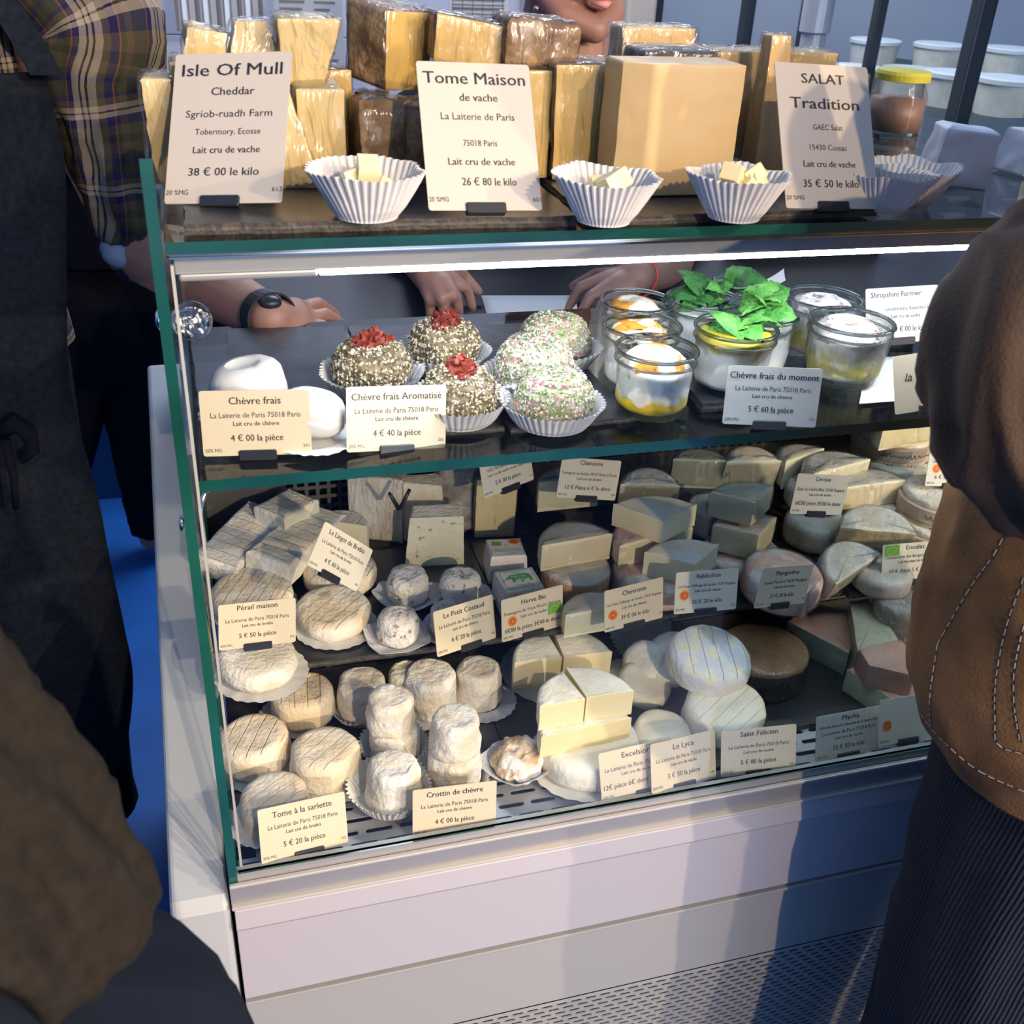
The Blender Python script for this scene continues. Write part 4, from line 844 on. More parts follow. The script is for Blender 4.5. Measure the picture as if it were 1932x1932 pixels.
half('cream brick cheese end behind the Lingot de Brebis card', 640, 985, S, .050, 110, -28, ('lingot', 'paste'), 'cheese_end', bev=.008)
wheel('flat round perail lying under the Lingot de Brebis card', 640, 1062, S, .030, 140, 'perail', 'perail_round', bev=.010, amp=.0016, group='flat sheep cheese rounds')
GR = 'flat sheep cheese rounds'
wheel('flat round perail at the left above the Perail maison card', 474, 1108, S + .004, .030, 158, 'perail', 'perail_round', bev=.012, amp=.0022, group=GR, tilt=(4, -2))
wheel('flat round perail below the Lingot de Brebis card', 628, 1138, S + .003, .026, 144, 'perail', 'perail_round', bev=.012, amp=.0022, group=GR, tilt=(5, 0), rz=-20)
wheel('flat round perail underneath the Perail maison card', 482, 1228, S + .005, .026, 150, 'white_rind', 'perail_round', bev=.011, amp=.0022, group=GR, tilt=(4, 3))
for px, py, w, lab in ((474, 1118, 170, 'scalloped paper disc under the left perail'), (632, 1156, 160, 'scalloped paper disc under the perail below the Lingot card'), (492, 1246, 176, 'scalloped paper disc overhanging the step under the Perail card')):
    p = at(px, py, z=S + .02); paper_disc(lab, p.x, p.y, S + .001, rad(px, py, S, w))
def costaud(px, py, w, lab, h=.040):
    l = put(px, py, S + .001, h); r = rad(px, py, S + h, w) * 1.04
    cheese('mottled_goat_cheese', lab, 'cheese', o_disc(r), h, 'costaud', l, random.uniform(0, 90), (random.uniform(-4, 4), random.uniform(-4, 4)), 'small mottled goat cheeses', bev=.012, amp=.0022, freq=70, step=.003, taper=.06)
    return l, r
for px, py, w, lab, pl in ((770, 1078, 80, 'mottled brown goat cheese at the back left of the small group', 'torn paper under the back left mottled goat cheese'), (868, 1082, 78, 'mottled goat cheese at the back right, left of the pink cubes', 'torn paper under the back right mottled goat cheese'),
                   (748, 1155, 78, 'speckled white goat cheese at the front left of the small group', 'torn paper under the front speckled goat cheese'), (848, 1142, 70, 'mottled goat cheese half hidden behind the Petit Costaud card', 'torn paper under the goat cheese behind the Costaud card')):
    l, r = costaud(px, py, w, lab); crumpled(pl, l[0], l[1], S + .0006, r + .012, r + .011, random.random(), .010, .008)
# blue-veined wedges
cheese('blue_cheese_wedge', 'tall film-wrapped blue cheese wedge at the back by the perforated wall', 'cheese', o_poly([(-.045, -.012), (.022, -.040), (.048, .03), (-.02, .045)], (0, 1, 0, 0)), .098, ('white_rind', 'blue_paste'), (at(722, 1010, z=S).x, at(722, 1010, z=S).y + .012, S), 0, (0, 0), 'blue-veined wedges', (.002, 'film'), bev=.005)
cheese('blue_cheese_wedge', 'blue cheese wedge leaning between the wrapped one and the front one', 'cheese', o_poly([(-.038, .0), (.034, -.026), (.046, .028), (-.02, .03)], (0, 1, 0, 0)), .088, ('white_rind', 'blue_paste'), (at(795, 1030, z=S).x, at(795, 1030, z=S).y + .02, S), 0, (0, 0), 'blue-veined wedges', bev=.005, taper=.25)
cheese('blue_cheese_wedge', 'front blue cheese wedge showing its holed cut face', 'cheese', o_poly([(-.042, -.018), (.036, -.026), (.042, .008), (-.032, .014)], (1, 0, 0, 0)), .082, ('white_rind', 'blue_paste'), (at(822, 1062, z=S).x, at(822, 1062, z=S).y + .016, S), 0, (8, 0), 'blue-veined wedges', bev=.004, taper=.12)
k = MB(); p = at(752, 960, y=.33); k.tube([(p.x - .012, .325, p.z + .026), (p.x, .33, p.z)], [.0022, .003], 8); k.tube([(p.x + .014, .33, p.z + .026), (p.x + .002, .33, p.z)], [.0022, .003], 8); tag(k.build('black_clip', 'black_plastic', smooth=True), 'small black V-shaped clip between the blue cheese wedges', 'clip')
# persille cylinders
cheese('tall_wrapped_cheese', 'tall grey film-wrapped cylinder left of the Persille card', 'cheese', o_disc(.030), .135, 'grey_rind', (at(868, 1010, z=S).x, at(868, 1010, z=S).y + .03, S), 0, (0, 0), None, (.0018, 'film_soft'), amp=.002, bev=.008)
cheese('tall_cut_cheese', 'tall cut wedge with ivory face under the Persille card', 'cheese', o_poly([(-.032, -.010), (.022, -.018), (.036, .022), (.0, .034), (-.030, .022)], (1, 0, 0, 0, 0)), .092, ('grey_rind', 'paste_y'), (at(938, 1010, z=S).x, at(938, 1010, z=S).y + .012, S), 0, (3, 0), None, (.002, 'film'), bev=.005)
# herve cubes
def herve(px, py, zb, w, h, rz, lab, lines, flag):
    p = at(px, py, z=zb + h); o = cheese('wrapped_cheese_cube', lab, 'cheese', o_rect(w, w * .95), h, 'herve', (p.x, p.y, zb), rz, (0, 0), 'pink and white wrapped cubes', bev=.003, amp=.0006, taper=.12)
    T = MB(); tm_ = text_mesh(lines, 't'); tm_.build('print', 'green_print_b', o, (0, 0, h + .0004))
    k = MB()
    if flag:
        plate([(-.018, .004), (-.006, .003), (-.005, .013), (-.017, .014)], h + .0002, h + .0005, k); k.build('green_flag', 'green_print', o)
        k = MB(); plate(disc_pts(.012, .012, .0075), h + .0002, h + .0005, k); k.build('round_seal', 'orange_print', o); k = MB(); plate(disc_pts(.012, .012, .0055), h + .0005, h + .0007, k); k.build('seal_centre', 'red_print', o)
    else:
        # cow silhouette built as a flat print
        cow = [(-.017, .002), (-.013, .005), (-.010, .0085), (.010, .0095), (.015, .007), (.0165, .000), (.0155, -.008), (.013, -.008), (.0125, -.001), (.008, -.003), (.005, -.0035), (.004, -.009), (.0015, -.009), (.001, -.003), (-.006, -.003), (-.007, -.008), (-.0095, -.008), (-.010, .000), (-.013, .0005), (-.016, -.001)]
        k.add([(x, y + .001, h + .0004) for x, y in cow], [tuple(range(len(cow)))[::-1]]); k.build('cow_print', 'green_print_b', o)
        k = MB(); text_mesh([('Herve', 0, .0055, .0055, None, True, 'c', 0), ('BIO', .001, -.0015, .0055, None, True, 'c', 0)], 't').build('white_print', 'paper', o, (0, 0, h + .0008))
    fr = MB(); a_, b_ = .0215, .0125 if flag else .0205; 
    o_ = rrect(2 * a_, 2 * b_ if not flag else .016, .005); i_ = rrect(2 * a_ - .0012, (2 * b_ if not flag else .016) - .0012, .0045); n_ = len(o_); dy = -.013 if flag else 0
    fr.add([(x, y + dy, h + .0005) for x, y in o_] + [(x, y + dy, h + .0005) for x, y in i_], [(i, (i + 1) % n_, n_ + (i + 1) % n_, n_ + i) for i in range(n_)]); fr.build('print_frame', 'green_print_b', o)
    return o
M['herve'] = rind('pink_white_wrapper', (0.80, 0.72, 0.68), (0.82, 0.80, 0.78), 30, 0.3, 90, rough=0.5, mott=((0.76, 0.40, 0.38), 130, 0.60))
herve(955, 1032, S, .052, .040, -6, 'pink and white wrapped cube with orange seal, behind the green-cow cube', [('FROMAGE AU LAIT CRU', 0, -.0095, .0028, .034, True, 'c', 0), ('DOUX', .004, -.0155, .0026, None, True, 'c', 0)], True)
herve(980, 1092, S, .056, .040, 2, 'white wrapped cube printed with a green cow', [('FROMAGE AU LAIT CRU', 0, .0175, .0022, .028, False, 'c', 0), ('DOUX', 0, .0140, .0022, None, False, 'c', 0), ('SAVEUR DOUCE', 0, -.0130, .0024, .022, False, 'c', 0), ('MET ZACHTE SMAAK', 0, -.0168, .0022, .026, False, 'c', 0)], False)
# chevrotin
GC = 'chevrotin pieces in film'
wheel('whole orange-rimmed round under the cut chevrotin half', 1088, 1062, S, .038, 132, ['pale_top', 'orange_rind'], 'orange_round', group=GC, bev=.010, wrap=.001)
half('wrapped half with ivory cut face on top of the orange round', 1090, 1018, S + .038, .038, 146, 6, ('pale_top', 'paste'), group=GC, wrap=(.0015, 'film'), bev=.008)
half('wrapped half lying left of the Chevrotin card', 1128, 1150, S, .034, 132, 4, ('pale_top', 'paste_green'), group=GC, wrap=(.0018, 'film'), bev=.008)
for nm in ('orange_round',):
    for pl in bpy.data.objects[nm].data.polygons:
        if pl.center.z < .033: pl.material_index = 1
# reblochon
GB_ = 'reblochon pieces'
wheel('whole pink round at the base of the reblochon stack', 1240, 1068, S, .036, 166, 'pink_rind', 'pink_round', group=GB_, wrap=(.0015, 'film'), bev=.010)
half('pink-rimmed half under the top reblochon quarter', 1240, 1012, S + .036, .034, 168, 12, ('pink_rind', 'paste'), group=GB_, wrap=(.0012, 'film'), bev=.008)
wedge('top reblochon quarter of the left stack', 1250, 985, S + .070, .032, 108, 28, 128, ('pale_top', 'paste'), group=GB_, bev=.006)
wedge('reblochon quarter with pale top resting right of the stack', 1312, 1066, S + .036, .034, 100, 38, 140, ('pale_top', 'paste_green'), group=GB_, bev=.006)
# ceroux stack
GQ = 'white-rind quarters wrapped in film'
wheel('flat brown-edged round beneath the wrapped quarters', 1400, 1035, S, .020, 150, 'pink_rind', 'flat_round', group=GQ, bev=.007)
wedge('upper film-wrapped quarter of the stack left of the Ceroux card', 1424, 948, S + .070, .036, 86, 38, 140, ('pale_top', 'paste_green'), group=GQ, wrap=(.0018, 'film'))
wedge('lower film-wrapped quarter of the stack left of the Ceroux card', 1432, 1010, S + .026, .038, 88, 40, 142, ('pale_top', 'paste_green'), group=GQ, wrap=(.0018, 'film'))
half('film-wrapped half squeezed behind the two wrapped quarters', 1345, 950, S + .02, .040, 90, 60, ('pale_top', 'paste_green'), group=GQ, wrap=(.002, 'film'))
wheel('grey-white wrapped round under the Ceroux card', 1542, 975, S, .040, 116, 'white_rind', 'wrapped_round', group=GQ, wrap=(.002, 'film_soft'), bev=.010)
half('film-wrapped half right of the Ceroux card', 1655, 912, S + .050, .036, 130, 2, ('white_rind', 'paste'), group=GQ, wrap=(.0018, 'film'))
wheel('round supporting the wrapped half right of the Ceroux card', 1650, 935, S, .048, 120, 'white_rind', 'wrapped_round', group=GQ, bev=.010)
# encalat
GN = 'ridged white halves wrapped in film'
half('ridged white half leaning behind the Encalat card', 1655, 992, S + .030, .034, 140, -22, ('white_rind', 'paste_hole'), group=GN, wrap=(.002, 'film'), tilt=(18, 0))
half('ridged white half in film at the step edge left of the Encalat card', 1610, 1062, S + .010, .034, 142, 24, ('white_rind', 'paste_hole'), group=GN, wrap=(.002, 'film'), tilt=(20, -6))
wheel('wrapped white round partly behind the Encalat card', 1668, 1072, S, .030, 110, 'white_rind', 'wrapped_round', group=GN, wrap=(.0015, 'film_soft'), bev=.010)
# manigodine
wheel('pinkish film-wrapped round cut open behind the Manigodine card', 1478, 1072, S + .004, .040, 150, 'pink_rind', 'wrapped_round', group=None, wrap=(.002, 'film'), bev=.010, tilt=(4, 0))
wedge('brown-veined wedge of the pinkish round at the right', 1545, 1092, S + .003, .040, 60, 120, 220, ('pink_rind', 'paste_hole'), wrap=(.0018, 'film'))
# ---- rear step, row of wrapped halves
R3 = Z3
GH = 'wrapped halves on the rear step'
half('wrapped half behind the Claousou card', 1075, 905, R3, .045, 120, 0, ('white_rind', 'paste_green'), group=GH, wrap=(.002, 'film'), bev=.010)
half('wrapped round-backed half right of the Claousou card', 1225, 905, R3, .045, 112, -14, ('white_rind', 'paste_green'), group=GH, wrap=(.002, 'film'), bev=.010, tilt=(16, 0))
half('wrapped half with its pale cut side facing out, third from left', 1325, 868, R3, .045, 110, -16, ('white_rind', 'paste_green'), group=GH, wrap=(.002, 'film'), bev=.008)
half('tall round-backed wrapped half in the middle of the rear row', 1418, 862, R3, .048, 108, -8, ('pale_top', 'paste_green'), group=GH, wrap=(.002, 'film'), bev=.010, tilt=(14, 0))
half('wrapped half almost hidden behind the holed half', 1520, 858, R3, .045, 110, 20, ('pale_top', 'paste_green'), group=GH, wrap=(.002, 'film'), bev=.010)
half('large holed half left of the wooden cheese boxes', 1590, 880, R3, .045, 148, 14, ('white_rind', 'paste_hole'), group=GH, wrap=(.002, 'film'), bev=.010)
wheel('white wrapped round behind the Ceroux card', 1540, 910, R3 - .02, .036, 110, 'white_rind', 'wrapped_round', group=GH, wrap=(.002, 'film'), bev=.010)
# camembert boxes
def boxc(label, px, py, zb, h, w, lid=True):
    p = at(px, py, z=zb + h); r = w / 2 / ppm(p); t = empty('wooden_cheese_box', (p.x, p.y, zb)); tag(t, label, 'cheese box', 'round wooden cheese boxes')
    k = MB(); k.lathe([(r * .97, 0), (r, .0005), (r, h * .52), (r * 1.0, h * .54)], 40); k.build('box_wall', 'box_wood', t)
    k = MB(); k.lathe([(r * 1.03, h * .46), (r * 1.035, h * .5), (r * 1.035, h * .98), (r * 1.01, h), (0.001, h)], 40); k.build('box_lid', 'box_wood', t)
    k = MB()    # handwriting around the wall
    for row, (z0, a0, a1) in enumerate(((h * .72, 215, 320), (h * .24, 225, 310))):
        pts_ = []; n_ = 150
        for i in range(n_ + 1):
            a = math.radians(a0 + (a1 - a0) * i / n_); ph = i * 0.62
            rr = r * (1.037 if row == 0 else 1.003) + .0002
            pts_.append((rr * math.cos(a + .010 * math.sin(ph * 1.3)), rr * math.sin(a + .010 * math.sin(ph * 1.3)), z0 + h * .10 * math.sin(ph) * (0.6 + .4 * math.sin(i * .11))))
        k.tube(pts_, .0004, 4)
    k.build('handwriting', 'ink_brown', t)
    k = MB(); k.add(*(lambda m_: (m_.v, m_.f))(solid(o_disc(r * .93), .012, bev=.005, amp=.002, freq=70)))
    k.build('cheese_in_box', 'white_rind', t, (0, 0, h - .003), smooth=True)
    return p, r
boxc('lower wooden cheese box of the back stack at right', 1690, 870, R3 - .03, .036, 146)
boxc('upper wooden cheese box of the back stack with white film on top', 1688, 818, R3 + .006, .036, 146)
boxc('lower wooden cheese box of the front stack with slanted handwriting', 1768, 990, S + .0, .036, 150)
boxc('upper wooden cheese box of the front stack beside the jacket', 1775, 935, S + .036, .036, 150)
half('wrapped cream half on the back box stack right under the glass shelf', 1725, 800, R3 + .055, .034, 150, 8, ('white_rind', 'paste_y'), group=GH, wrap=(.002, 'film'))
# ------------------------------------------------------------------ middle glass shelf
SM = ZM + .005
def scatter(mesh, count, sizes, nmat, seed, zmin=-1, up=0.15, elong=2.2, thick=.0005):
    """small flakes stuck on the outside of a mesh; one joined mesh (nobody could count them)"""
    rnd = random.Random(seed); ps = [p for p in mesh.polygons if p.center.z > zmin and p.normal.z > -0.3]; tot = sum(p.area for p in ps); cum = []; s = 0
    for p in ps: s += p.area; cum.append(s)
    import bisect
    k = MB()
    for i in range(count):
        p = ps[min(len(ps) - 1, bisect.bisect(cum, rnd.random() * tot))]; vs_ = [mesh.vertices[v].co for v in p.vertices]; w = [rnd.random() for _ in vs_]; sw = sum(w)
        c = sum((v * a for v, a in zip(vs_, w)), Vector()) / sw; n = (p.normal + Vector((rnd.uniform(-1, 1), rnd.uniform(-1, 1), rnd.uniform(-1, 1))) * .45).normalized()
        t = n.cross(Vector((rnd.uniform(-1, 1), rnd.uniform(-1, 1), rnd.uniform(-1, 1)))).normalized(); bb = n.cross(t); L_ = rnd.uniform(*sizes); W_ = L_ / rnd.uniform(1.2, elong)
        c = c + n * rnd.uniform(.0002, .0012); q = n * thick
        m = nmat[min(len(nmat) - 1, int(rnd.random() * len(nmat)))]
        k.add([c - t * L_ / 2, c + bb * W_ / 2 - q, c + t * L_ / 2 + q, c - bb * W_ / 2, c + n * thick * 2], [(0, 3, 4), (3, 2, 4), (2, 1, 4), (1, 0, 4)], m)
    return k
def bits(k, cx, cy, cz, rx, ry, h, count, seed, mi=0, size=(.003, .007)):
    rnd = random.Random(seed)
    for i in range(count):
        a = rnd.random() * 2 * PI; d = math.sqrt(rnd.random()); x = cx + rx * d * math.cos(a); y = cy + ry * d * math.sin(a); z = cz + (h * (1 - d * d)) * rnd.uniform(.2, 1)
        s = rnd.uniform(*size); E_ = Euler((rnd.random() * 6, rnd.random() * 6, rnd.random() * 6)).to_matrix()
        vs = [Vector((x, y, z)) + E_ @ Vector((u * s * .5, v * s * .28, w * s * .22)) * (1 + rnd.uniform(-.2, .2)) for u in (-1, 1) for v in (-1, 1) for w in (-1, 1)]
        k.add(vs, [(0, 1, 3, 2), (4, 6, 7, 5), (0, 4, 5, 1), (2, 3, 7, 6), (0, 2, 6, 4), (1, 5, 7, 3)], mi)
    return k
# plain fresh goat cheeses
l = put(470, 684, SM + .004, .044); r = rad(470, 684, SM + .048, 158)
cheese('fresh_goat_cheese', 'smooth white fresh cheese mound at the back left of the middle shelf', 'cheese', o_disc(r, r * .92), .044, 'fresh', l, 20, (-3, -7), 'plain fresh goat cheeses', bev=.017, amp=.0022, freq=28, taper=.12, sag=.003)
paper_disc('paper under the back white fresh cheese', l[0] - .004, l[1], SM, r + .008)
l2 = put(580, 738, SM + .006, .036); r2 = rad(580, 738, SM + .040, 132)
cheese('fresh_goat_cheese', 'smooth white fresh cheese in front, between the Chevre frais and Aromatise cards', 'cheese', o_disc(r2), .034, 'fresh', l2, 80, (10, 8), 'plain fresh goat cheeses', bev=.014, amp=.0018, freq=30, taper=.06, sag=.003)
paper_disc('paper under the front white fresh cheese', l2[0] + .004, l2[1] - .004, SM, r2 + .008)
def coated(name, label, px, py, w, h, base, mats, counts, grp, case_label, topping=False, seed=0, szs=(.0022, .005), zb=None):
    zb = zb or SM + .002; l = put(px, py, zb, h); r = rad(px, py, zb + h, w)
    o = cheese(name, label, 'cheese', o_disc(r), h, base, (l[0], l[1], zb), seed * 31, (random.uniform(-3, 3), random.uniform(-3, 3)), grp, bev=.020, amp=.0028, freq=45, taper=.10, sag=.004 if topping else 0)
    c = scatter(o.data, counts, szs, list(range(len(mats))), seed + 5, .004); f = c.build('herb_coating', mats, o); f['kind'] = 'stuff'
    if topping:
        k = MB(); bits(k, .002, 0, h - .006, r * .58, r * .46, .017, 230, seed, 0, (.003, .0085)); bits(k, 0, 0, h - .006, r * .64, r * .5, .014, 130, seed + 1, 1, (.003, .008)); f = k.build('dried_tomato_topping', ['f_red', 'f_red2'], o); f['kind'] = 'stuff'
    paper_disc(case_label, l[0], l[1], SM + .0003, r - .001, .021, 46)
    return o
SPI = ['f_olive', 'f_cream', 'f_straw', 'f_olive', 'f_white']
HRB = ['f_green', 'f_green2', 'f_white', 'f_green2', 'f_white', 'f_straw', 'f_pink']
GT = 'tomato-topped spiced goat cheeses'; GHB = 'pink and green herb-coated goat cheeses'
coated('coated_goat_cheese', 'seed-crusted cheese with dried tomato topping at the left of its group', 700, 645, 154, .046, 'spice_base', SPI, 1900, GT, 'white pleated case under the left tomato-topped cheese', True, 1)
coated('coated_goat_cheese', 'seed-crusted cheese with dried tomato topping at the back right', 838, 606, 138, .046, 'spice_base', SPI, 1900, GT, 'white pleated case under the back tomato-topped cheese', True, 2)
coated('coated_goat_cheese', 'seed-crusted cheese with dried tomato topping behind the Aromatise card', 866, 696, 148, .044, 'spice_base', SPI, 1900, GT, 'white pleated case under the front tomato-topped cheese', True, 3)
coated('coated_goat_cheese', 'green herb and petal crusted cheese at the back of the three', 1050, 598, 142, .046, 'herb_base', HRB, 2100, GHB, 'white pleated case under the back herb-crusted cheese', False, 4)
coated('coated_goat_cheese', 'pink-flecked herb crusted cheese in the middle of the three', 1010, 645, 156, .048, 'herb_base', ['f_green2', 'f_white', 'f_green', 'f_white', 'f_pink', 'f_white', 'f_straw'], 2100, GHB, 'white pleated case under the middle herb-crusted cheese', False, 5)
coated('coated_goat_cheese', 'pink and green crusted cheese at the front of the three', 1046, 704, 152, .044, 'herb_base', HRB, 2100, GHB, 'white pleated case under the front herb-crusted cheese', False, 6)
# jars
def leaf_mesh(L_, W_, curl):
    k = MB(); n, m = 12, 6; vs = []
    for i in range(n + 1):
        t = i / n; w = W_ * math.sin(PI * min(1, t * 1.02) ** .8) * (1 + .10 * (i % 2)) + .0002
        for j in range(m + 1):
            s = j / m * 2 - 1; vs.append((t * L_, s * w / 2, curl * math.sin(t * PI) - .25 * abs(s) * W_ * .4 * (1 - .3 * t) + .0009 * ((i + j) % 2)))
    k.add(vs, [(i * (m + 1) + j, i * (m + 1) + j + 1, (i + 1) * (m + 1) + j + 1, (i + 1) * (m + 1) + j) for i in range(n) for j in range(m)])
    return k.mesh('leaf')
LEAF = [leaf_mesh(.040, .025, .006), leaf_mesh(.030, .020, .005), leaf_mesh(.046, .028, .009)]
for me in LEAF: me.materials.append(M['leaf']); me.polygons.foreach_set('use_smooth', [True] * len(me.polygons))
LEAFD = [m.copy() for m in LEAF]
for me in LEAFD: me.materials[0] = M['leaf_dark']
def jar(label, px, py, w, h, fill, fillh, top=None, leaves=0, seed=0, zb=None, dark=False, tiltz=0, film=False):
    zb = zb or SM; p = at(px, py, z=zb + h); r = w / 2 / ppm(p); t = empty('glass_jar', (p.x, p.y, zb), (0, 0, tiltz)); tag(t, label, 'jar', 'glass jars of goat cheese')
    prof = [(.002, .0015), (r * .70, .001), (r * .80, .0), (r * .83, .004), (r * .90, h * .45), (r * .955, h * .74), (r * .96, h * .77), (r * 1.0, h * .80), (r * .985, h * .83), (r * .975, h * .86), (r * 1.0, h * .885), (r * .975, h * .91), (r * .97, h * .96), (r * 1.0, h * .985), (r * .985, h), (r * .955, h * .995), (r * .945, h * .96), (r * .94, h * .80), (r * .925, h * .74), (r * .875, h * .45), (r * .80, .007), (r * .70, .005), (.002, .005)]
    k = MB(); k.lathe(prof, 44, close=False); k.build('glass', 'jar_glass', t, smooth=True)
    k = MB(); [k.lathe([(r * .985 + q_ * math.cos(2 * PI * (i % 10) / 10), zz + q_ * math.sin(2 * PI * (i % 10) / 10)) for i in range(11)], 48, close=False) for q_, zz in ((.0020, h - .001), (.0014, h * .83))]; k.build('moulded_rim', 'rim_glass', t, smooth=True)
    s = solid(o_disc(r * .875), fillh, bev=.006, amp=.0012, freq=70, seed=seed, taper=-.055, dome=.003); s.build('filling', fill, t, (0, 0, .0055), smooth=True)
    if top:
        s = solid(o_disc(r * .84, r * .80), h * .40, bev=.012, amp=.005, freq=60, seed=seed + 3, taper=.15); s.build('creamy_topping', top, t, (random.uniform(-.004, .004), 0, fillh - .006), smooth=True)
        if top == 'topping_crumb':
            k = MB(); bits(k, 0, 0, fillh, r * .82, r * .8, h * .20, 170, seed, 0, (.004, .010)); f = k.build('crumbs', 'topping_crumb', t); f['kind'] = 'stuff'
    rnd = random.Random(seed)
    for i in range(leaves):
        me = (LEAFD if (dark and i % 2) else LEAF)[i % 3]; a = rnd.random() * 2 * PI if i else 3.4; d = rnd.uniform(0, r * .6)
        o = bpy.data.objects.new('mint_leaf', me); COL.objects.link(o); o.parent = t; o.location = (d * math.cos(a + 2.5), d * math.sin(a + 2.5), h * (.84 + .018 * i)); o.rotation_euler = (rnd.uniform(-.6, .6), rnd.uniform(-.30, .30), a)
    return t
jar('back left jar with orange spice on white cream', 1203, 566, 138, .060, 'jar_spice', .042, 'topping_spice', 0, 1)
jar('second jar of the orange-spiced column, between back and front', 1213, 612, 146, .060, 'jar_spice', .042, 'topping_spice', 0, 2)
jar('front jar with white cheese cubes over golden oil', 1240, 656, 156, .060, 'jar_plain', .040, 'topping_spice', 0, 3)
jar('back jar of white cream under dark mint leaves', 1328, 562, 140, .060, 'jar_white', .046, None, 20, 4, dark=True)
jar('jar with large bright mint leaves at right of the mint group', 1432, 588, 148, .060, 'jar_white', .046, None, 20, 5)
jar('front jar with chopped mint over yellow oil and white cream', 1390, 616, 156, .060, 'jar_mint', .050, None, 13, 6, SM + .005)
jar('rear jar of crumbled cheese with brown specks', 1557, 560, 142, .060, 'jar_crumb', .042, 'topping_crumb', 0, 7)
t = jar('front jar of crumbled cheese covered with plastic film, right end', 1608, 604, 158, .060, 'jar_crumb', .042, 'topping_crumb', 0, 8)
k = MB(); r = .5 * 156 / ppm(at(1608, 610, z=SM + .060))
k.lathe([(r * .90, .012), (r * .99, .036), (r * 1.03, .053), (r * 1.04, .0590), (r * 1.0, .0612), (r * .6, .0595), (.001, .059)], 40, wob=lambda a, j: .012 * math.sin(a * 9 + j) + .01 * math.sin(a * 17 + 2 * j), close=False); k.build('plastic_film', 'film', t, smooth=True)
jar('small far jar with parsley just under the lamp', 1386, 528, 76, .060, 'jar_white', .040, None, 6, 9, SM, True)
# small chopped leaves around mint jars
# ------------------------------------------------------------------ on the top glass
ST = ZT + .008
def chunk(label, x0, x1, ytop, ybase, depth, mats, Y=None, onb=False, cuts=(1, 0, 0, 0), name='cheese_piece', group='film-wrapped cheese pieces on the top glass', wrap=(.0016, 'film'), rz=0, tilt=(0, 0), shape=None, **k):
    Yp = Y if Y is not None else at((x0 + x1) / 2, ybase, z=ST).y
    a = at(x0, ybase, y=Yp); c = at(x1, ybase, y=Yp); zt = at((x0 + x1) / 2, ytop, y=Yp).z; zb = a.z if (Y is not None and not onb) else ST; w = c.x - a.x; h = zt - zb
    ol = o_rect(w, depth, cuts) if shape is None else [(x * w, y * depth, f) for x, y, f in shape]
    kk = dict(bev=.004, amp=.0010, camp=.0004); kk.update(k)
    return cheese(name, label, 'cheese', ol, h, mats, ((a.x + c.x) / 2, Yp + depth / 2, zb), rz, tilt, group, wrap, **kk)
CH = ('cheddar', 'cheddar'); TM = ('tome_rind', 'tome_paste'); SA = ('salat', 'salat')
chunk('big plain cheddar block standing right of the Isle Of Mull card', 568, 655, 168, 352, .050, CH)
chunk('cheddar slab with a brown wrapped edge behind the plain block', 575, 668, 132, 318, .030, TM, cuts=(1, 0, 0, 0))
chunk('narrow cheddar wedge leaning against the right side of the Isle Of Mull card', 528, 612, 160, 362, .022, CH, shape=[(-.5, 0, 1), (.5, 0, 1), (.3, .9, 0), (-.5, .9, 0)], lean=(-.22, .05), taper=.35)
chunk('cheddar block hidden behind the Isle Of Mull card, lower left', 345, 440, 118, 350, .045, CH, Y=.105, onb=True)
chunk('cheddar block hidden behind the Isle Of Mull card, lower right', 445, 532, 118, 350, .045, CH, Y=.105, onb=True)
chunk('loosely wrapped cheddar piece poking out left of the Isle Of Mull card', 288, 340, 148, 318, .035, CH, Y=.09, onb=True, wrap=(.007, 'film'), amp=.003)
chunk('small broken cheddar chunk on top at the left', 348, 425, 56, 118, .032, CH, Y=.115, amp=.004, tilt=(0, 8), wrap=(.004, 'film'))
chunk('foil-bright wrapped cheddar chunk on top in the middle', 432, 528, 42, 118, .035, ('bloomy', 'cheddar'), Y=.115, amp=.004, taper=.35, wrap=(.005, 'film'))
chunk('pointed cheddar chunk tilted on top at the right', 535, 612, 34, 160, .03, CH, Y=.10, amp=.003, taper=-.5, lean=(.1, 0), wrap=(.002, 'film'))
chunk('large tome wedge with brown rind side and deep yellow face, uppermost left', 680, 842, 34, 188, .075, TM, Y=.075, shape=[(-.5, .45, 0), (-.12, .0, 1), (.5, .42, 0), (.42, .9, 0), (-.4, .95, 0)], tilt=(4, 8), lean=(-.10, .1), amp=.0022, wrap=(.0018, 'film'))
chunk('dark-rinded tome piece under the uppermost wedge', 682, 765, 190, 352, .06, ('tome_rind', 'tome_rind'), bev=.014, amp=.003)
chunk('dark-rinded tome piece beside the Tome Maison card, lower', 748, 830, 200, 348, .05, ('tome_rind', 'tome_rind'), bev=.012, amp=.003, wrap=(.003, 'film'))
chunk('tome block hidden behind the Tome Maison card', 835, 1030, 132, 345, .05, TM, Y=.085, onb=True)
chunk('film-glinting tome slab lying on top behind the Tome Maison card', 818, 968, 40, 128, .05, ('tome_rind', 'tome_paste'), Y=.11, tilt=(0, 9), lean=(-.1, 0), wrap=(.003, 'film'))
chunk('brown mottled tome piece at the top right of its pile', 950, 1085, 38, 135, .05, ('tome_rind', 'tome_paste'), Y=.10, bev=.008, amp=.002, cuts=(0, 0, 0, 0), tilt=(0, 4))
chunk('tall wrapped tome wedge right of the Tome Maison card', 1042, 1172, 122, 338, .05, TM, taper=-.10, wrap=(.0022, 'film'))
chunk('pale wrapped piece behind the tall tome wedge and the salat block', 1152, 1290, 52, 300, .04, SA, Y=.16, amp=.002, wrap=(.005, 'film'), taper=.1)
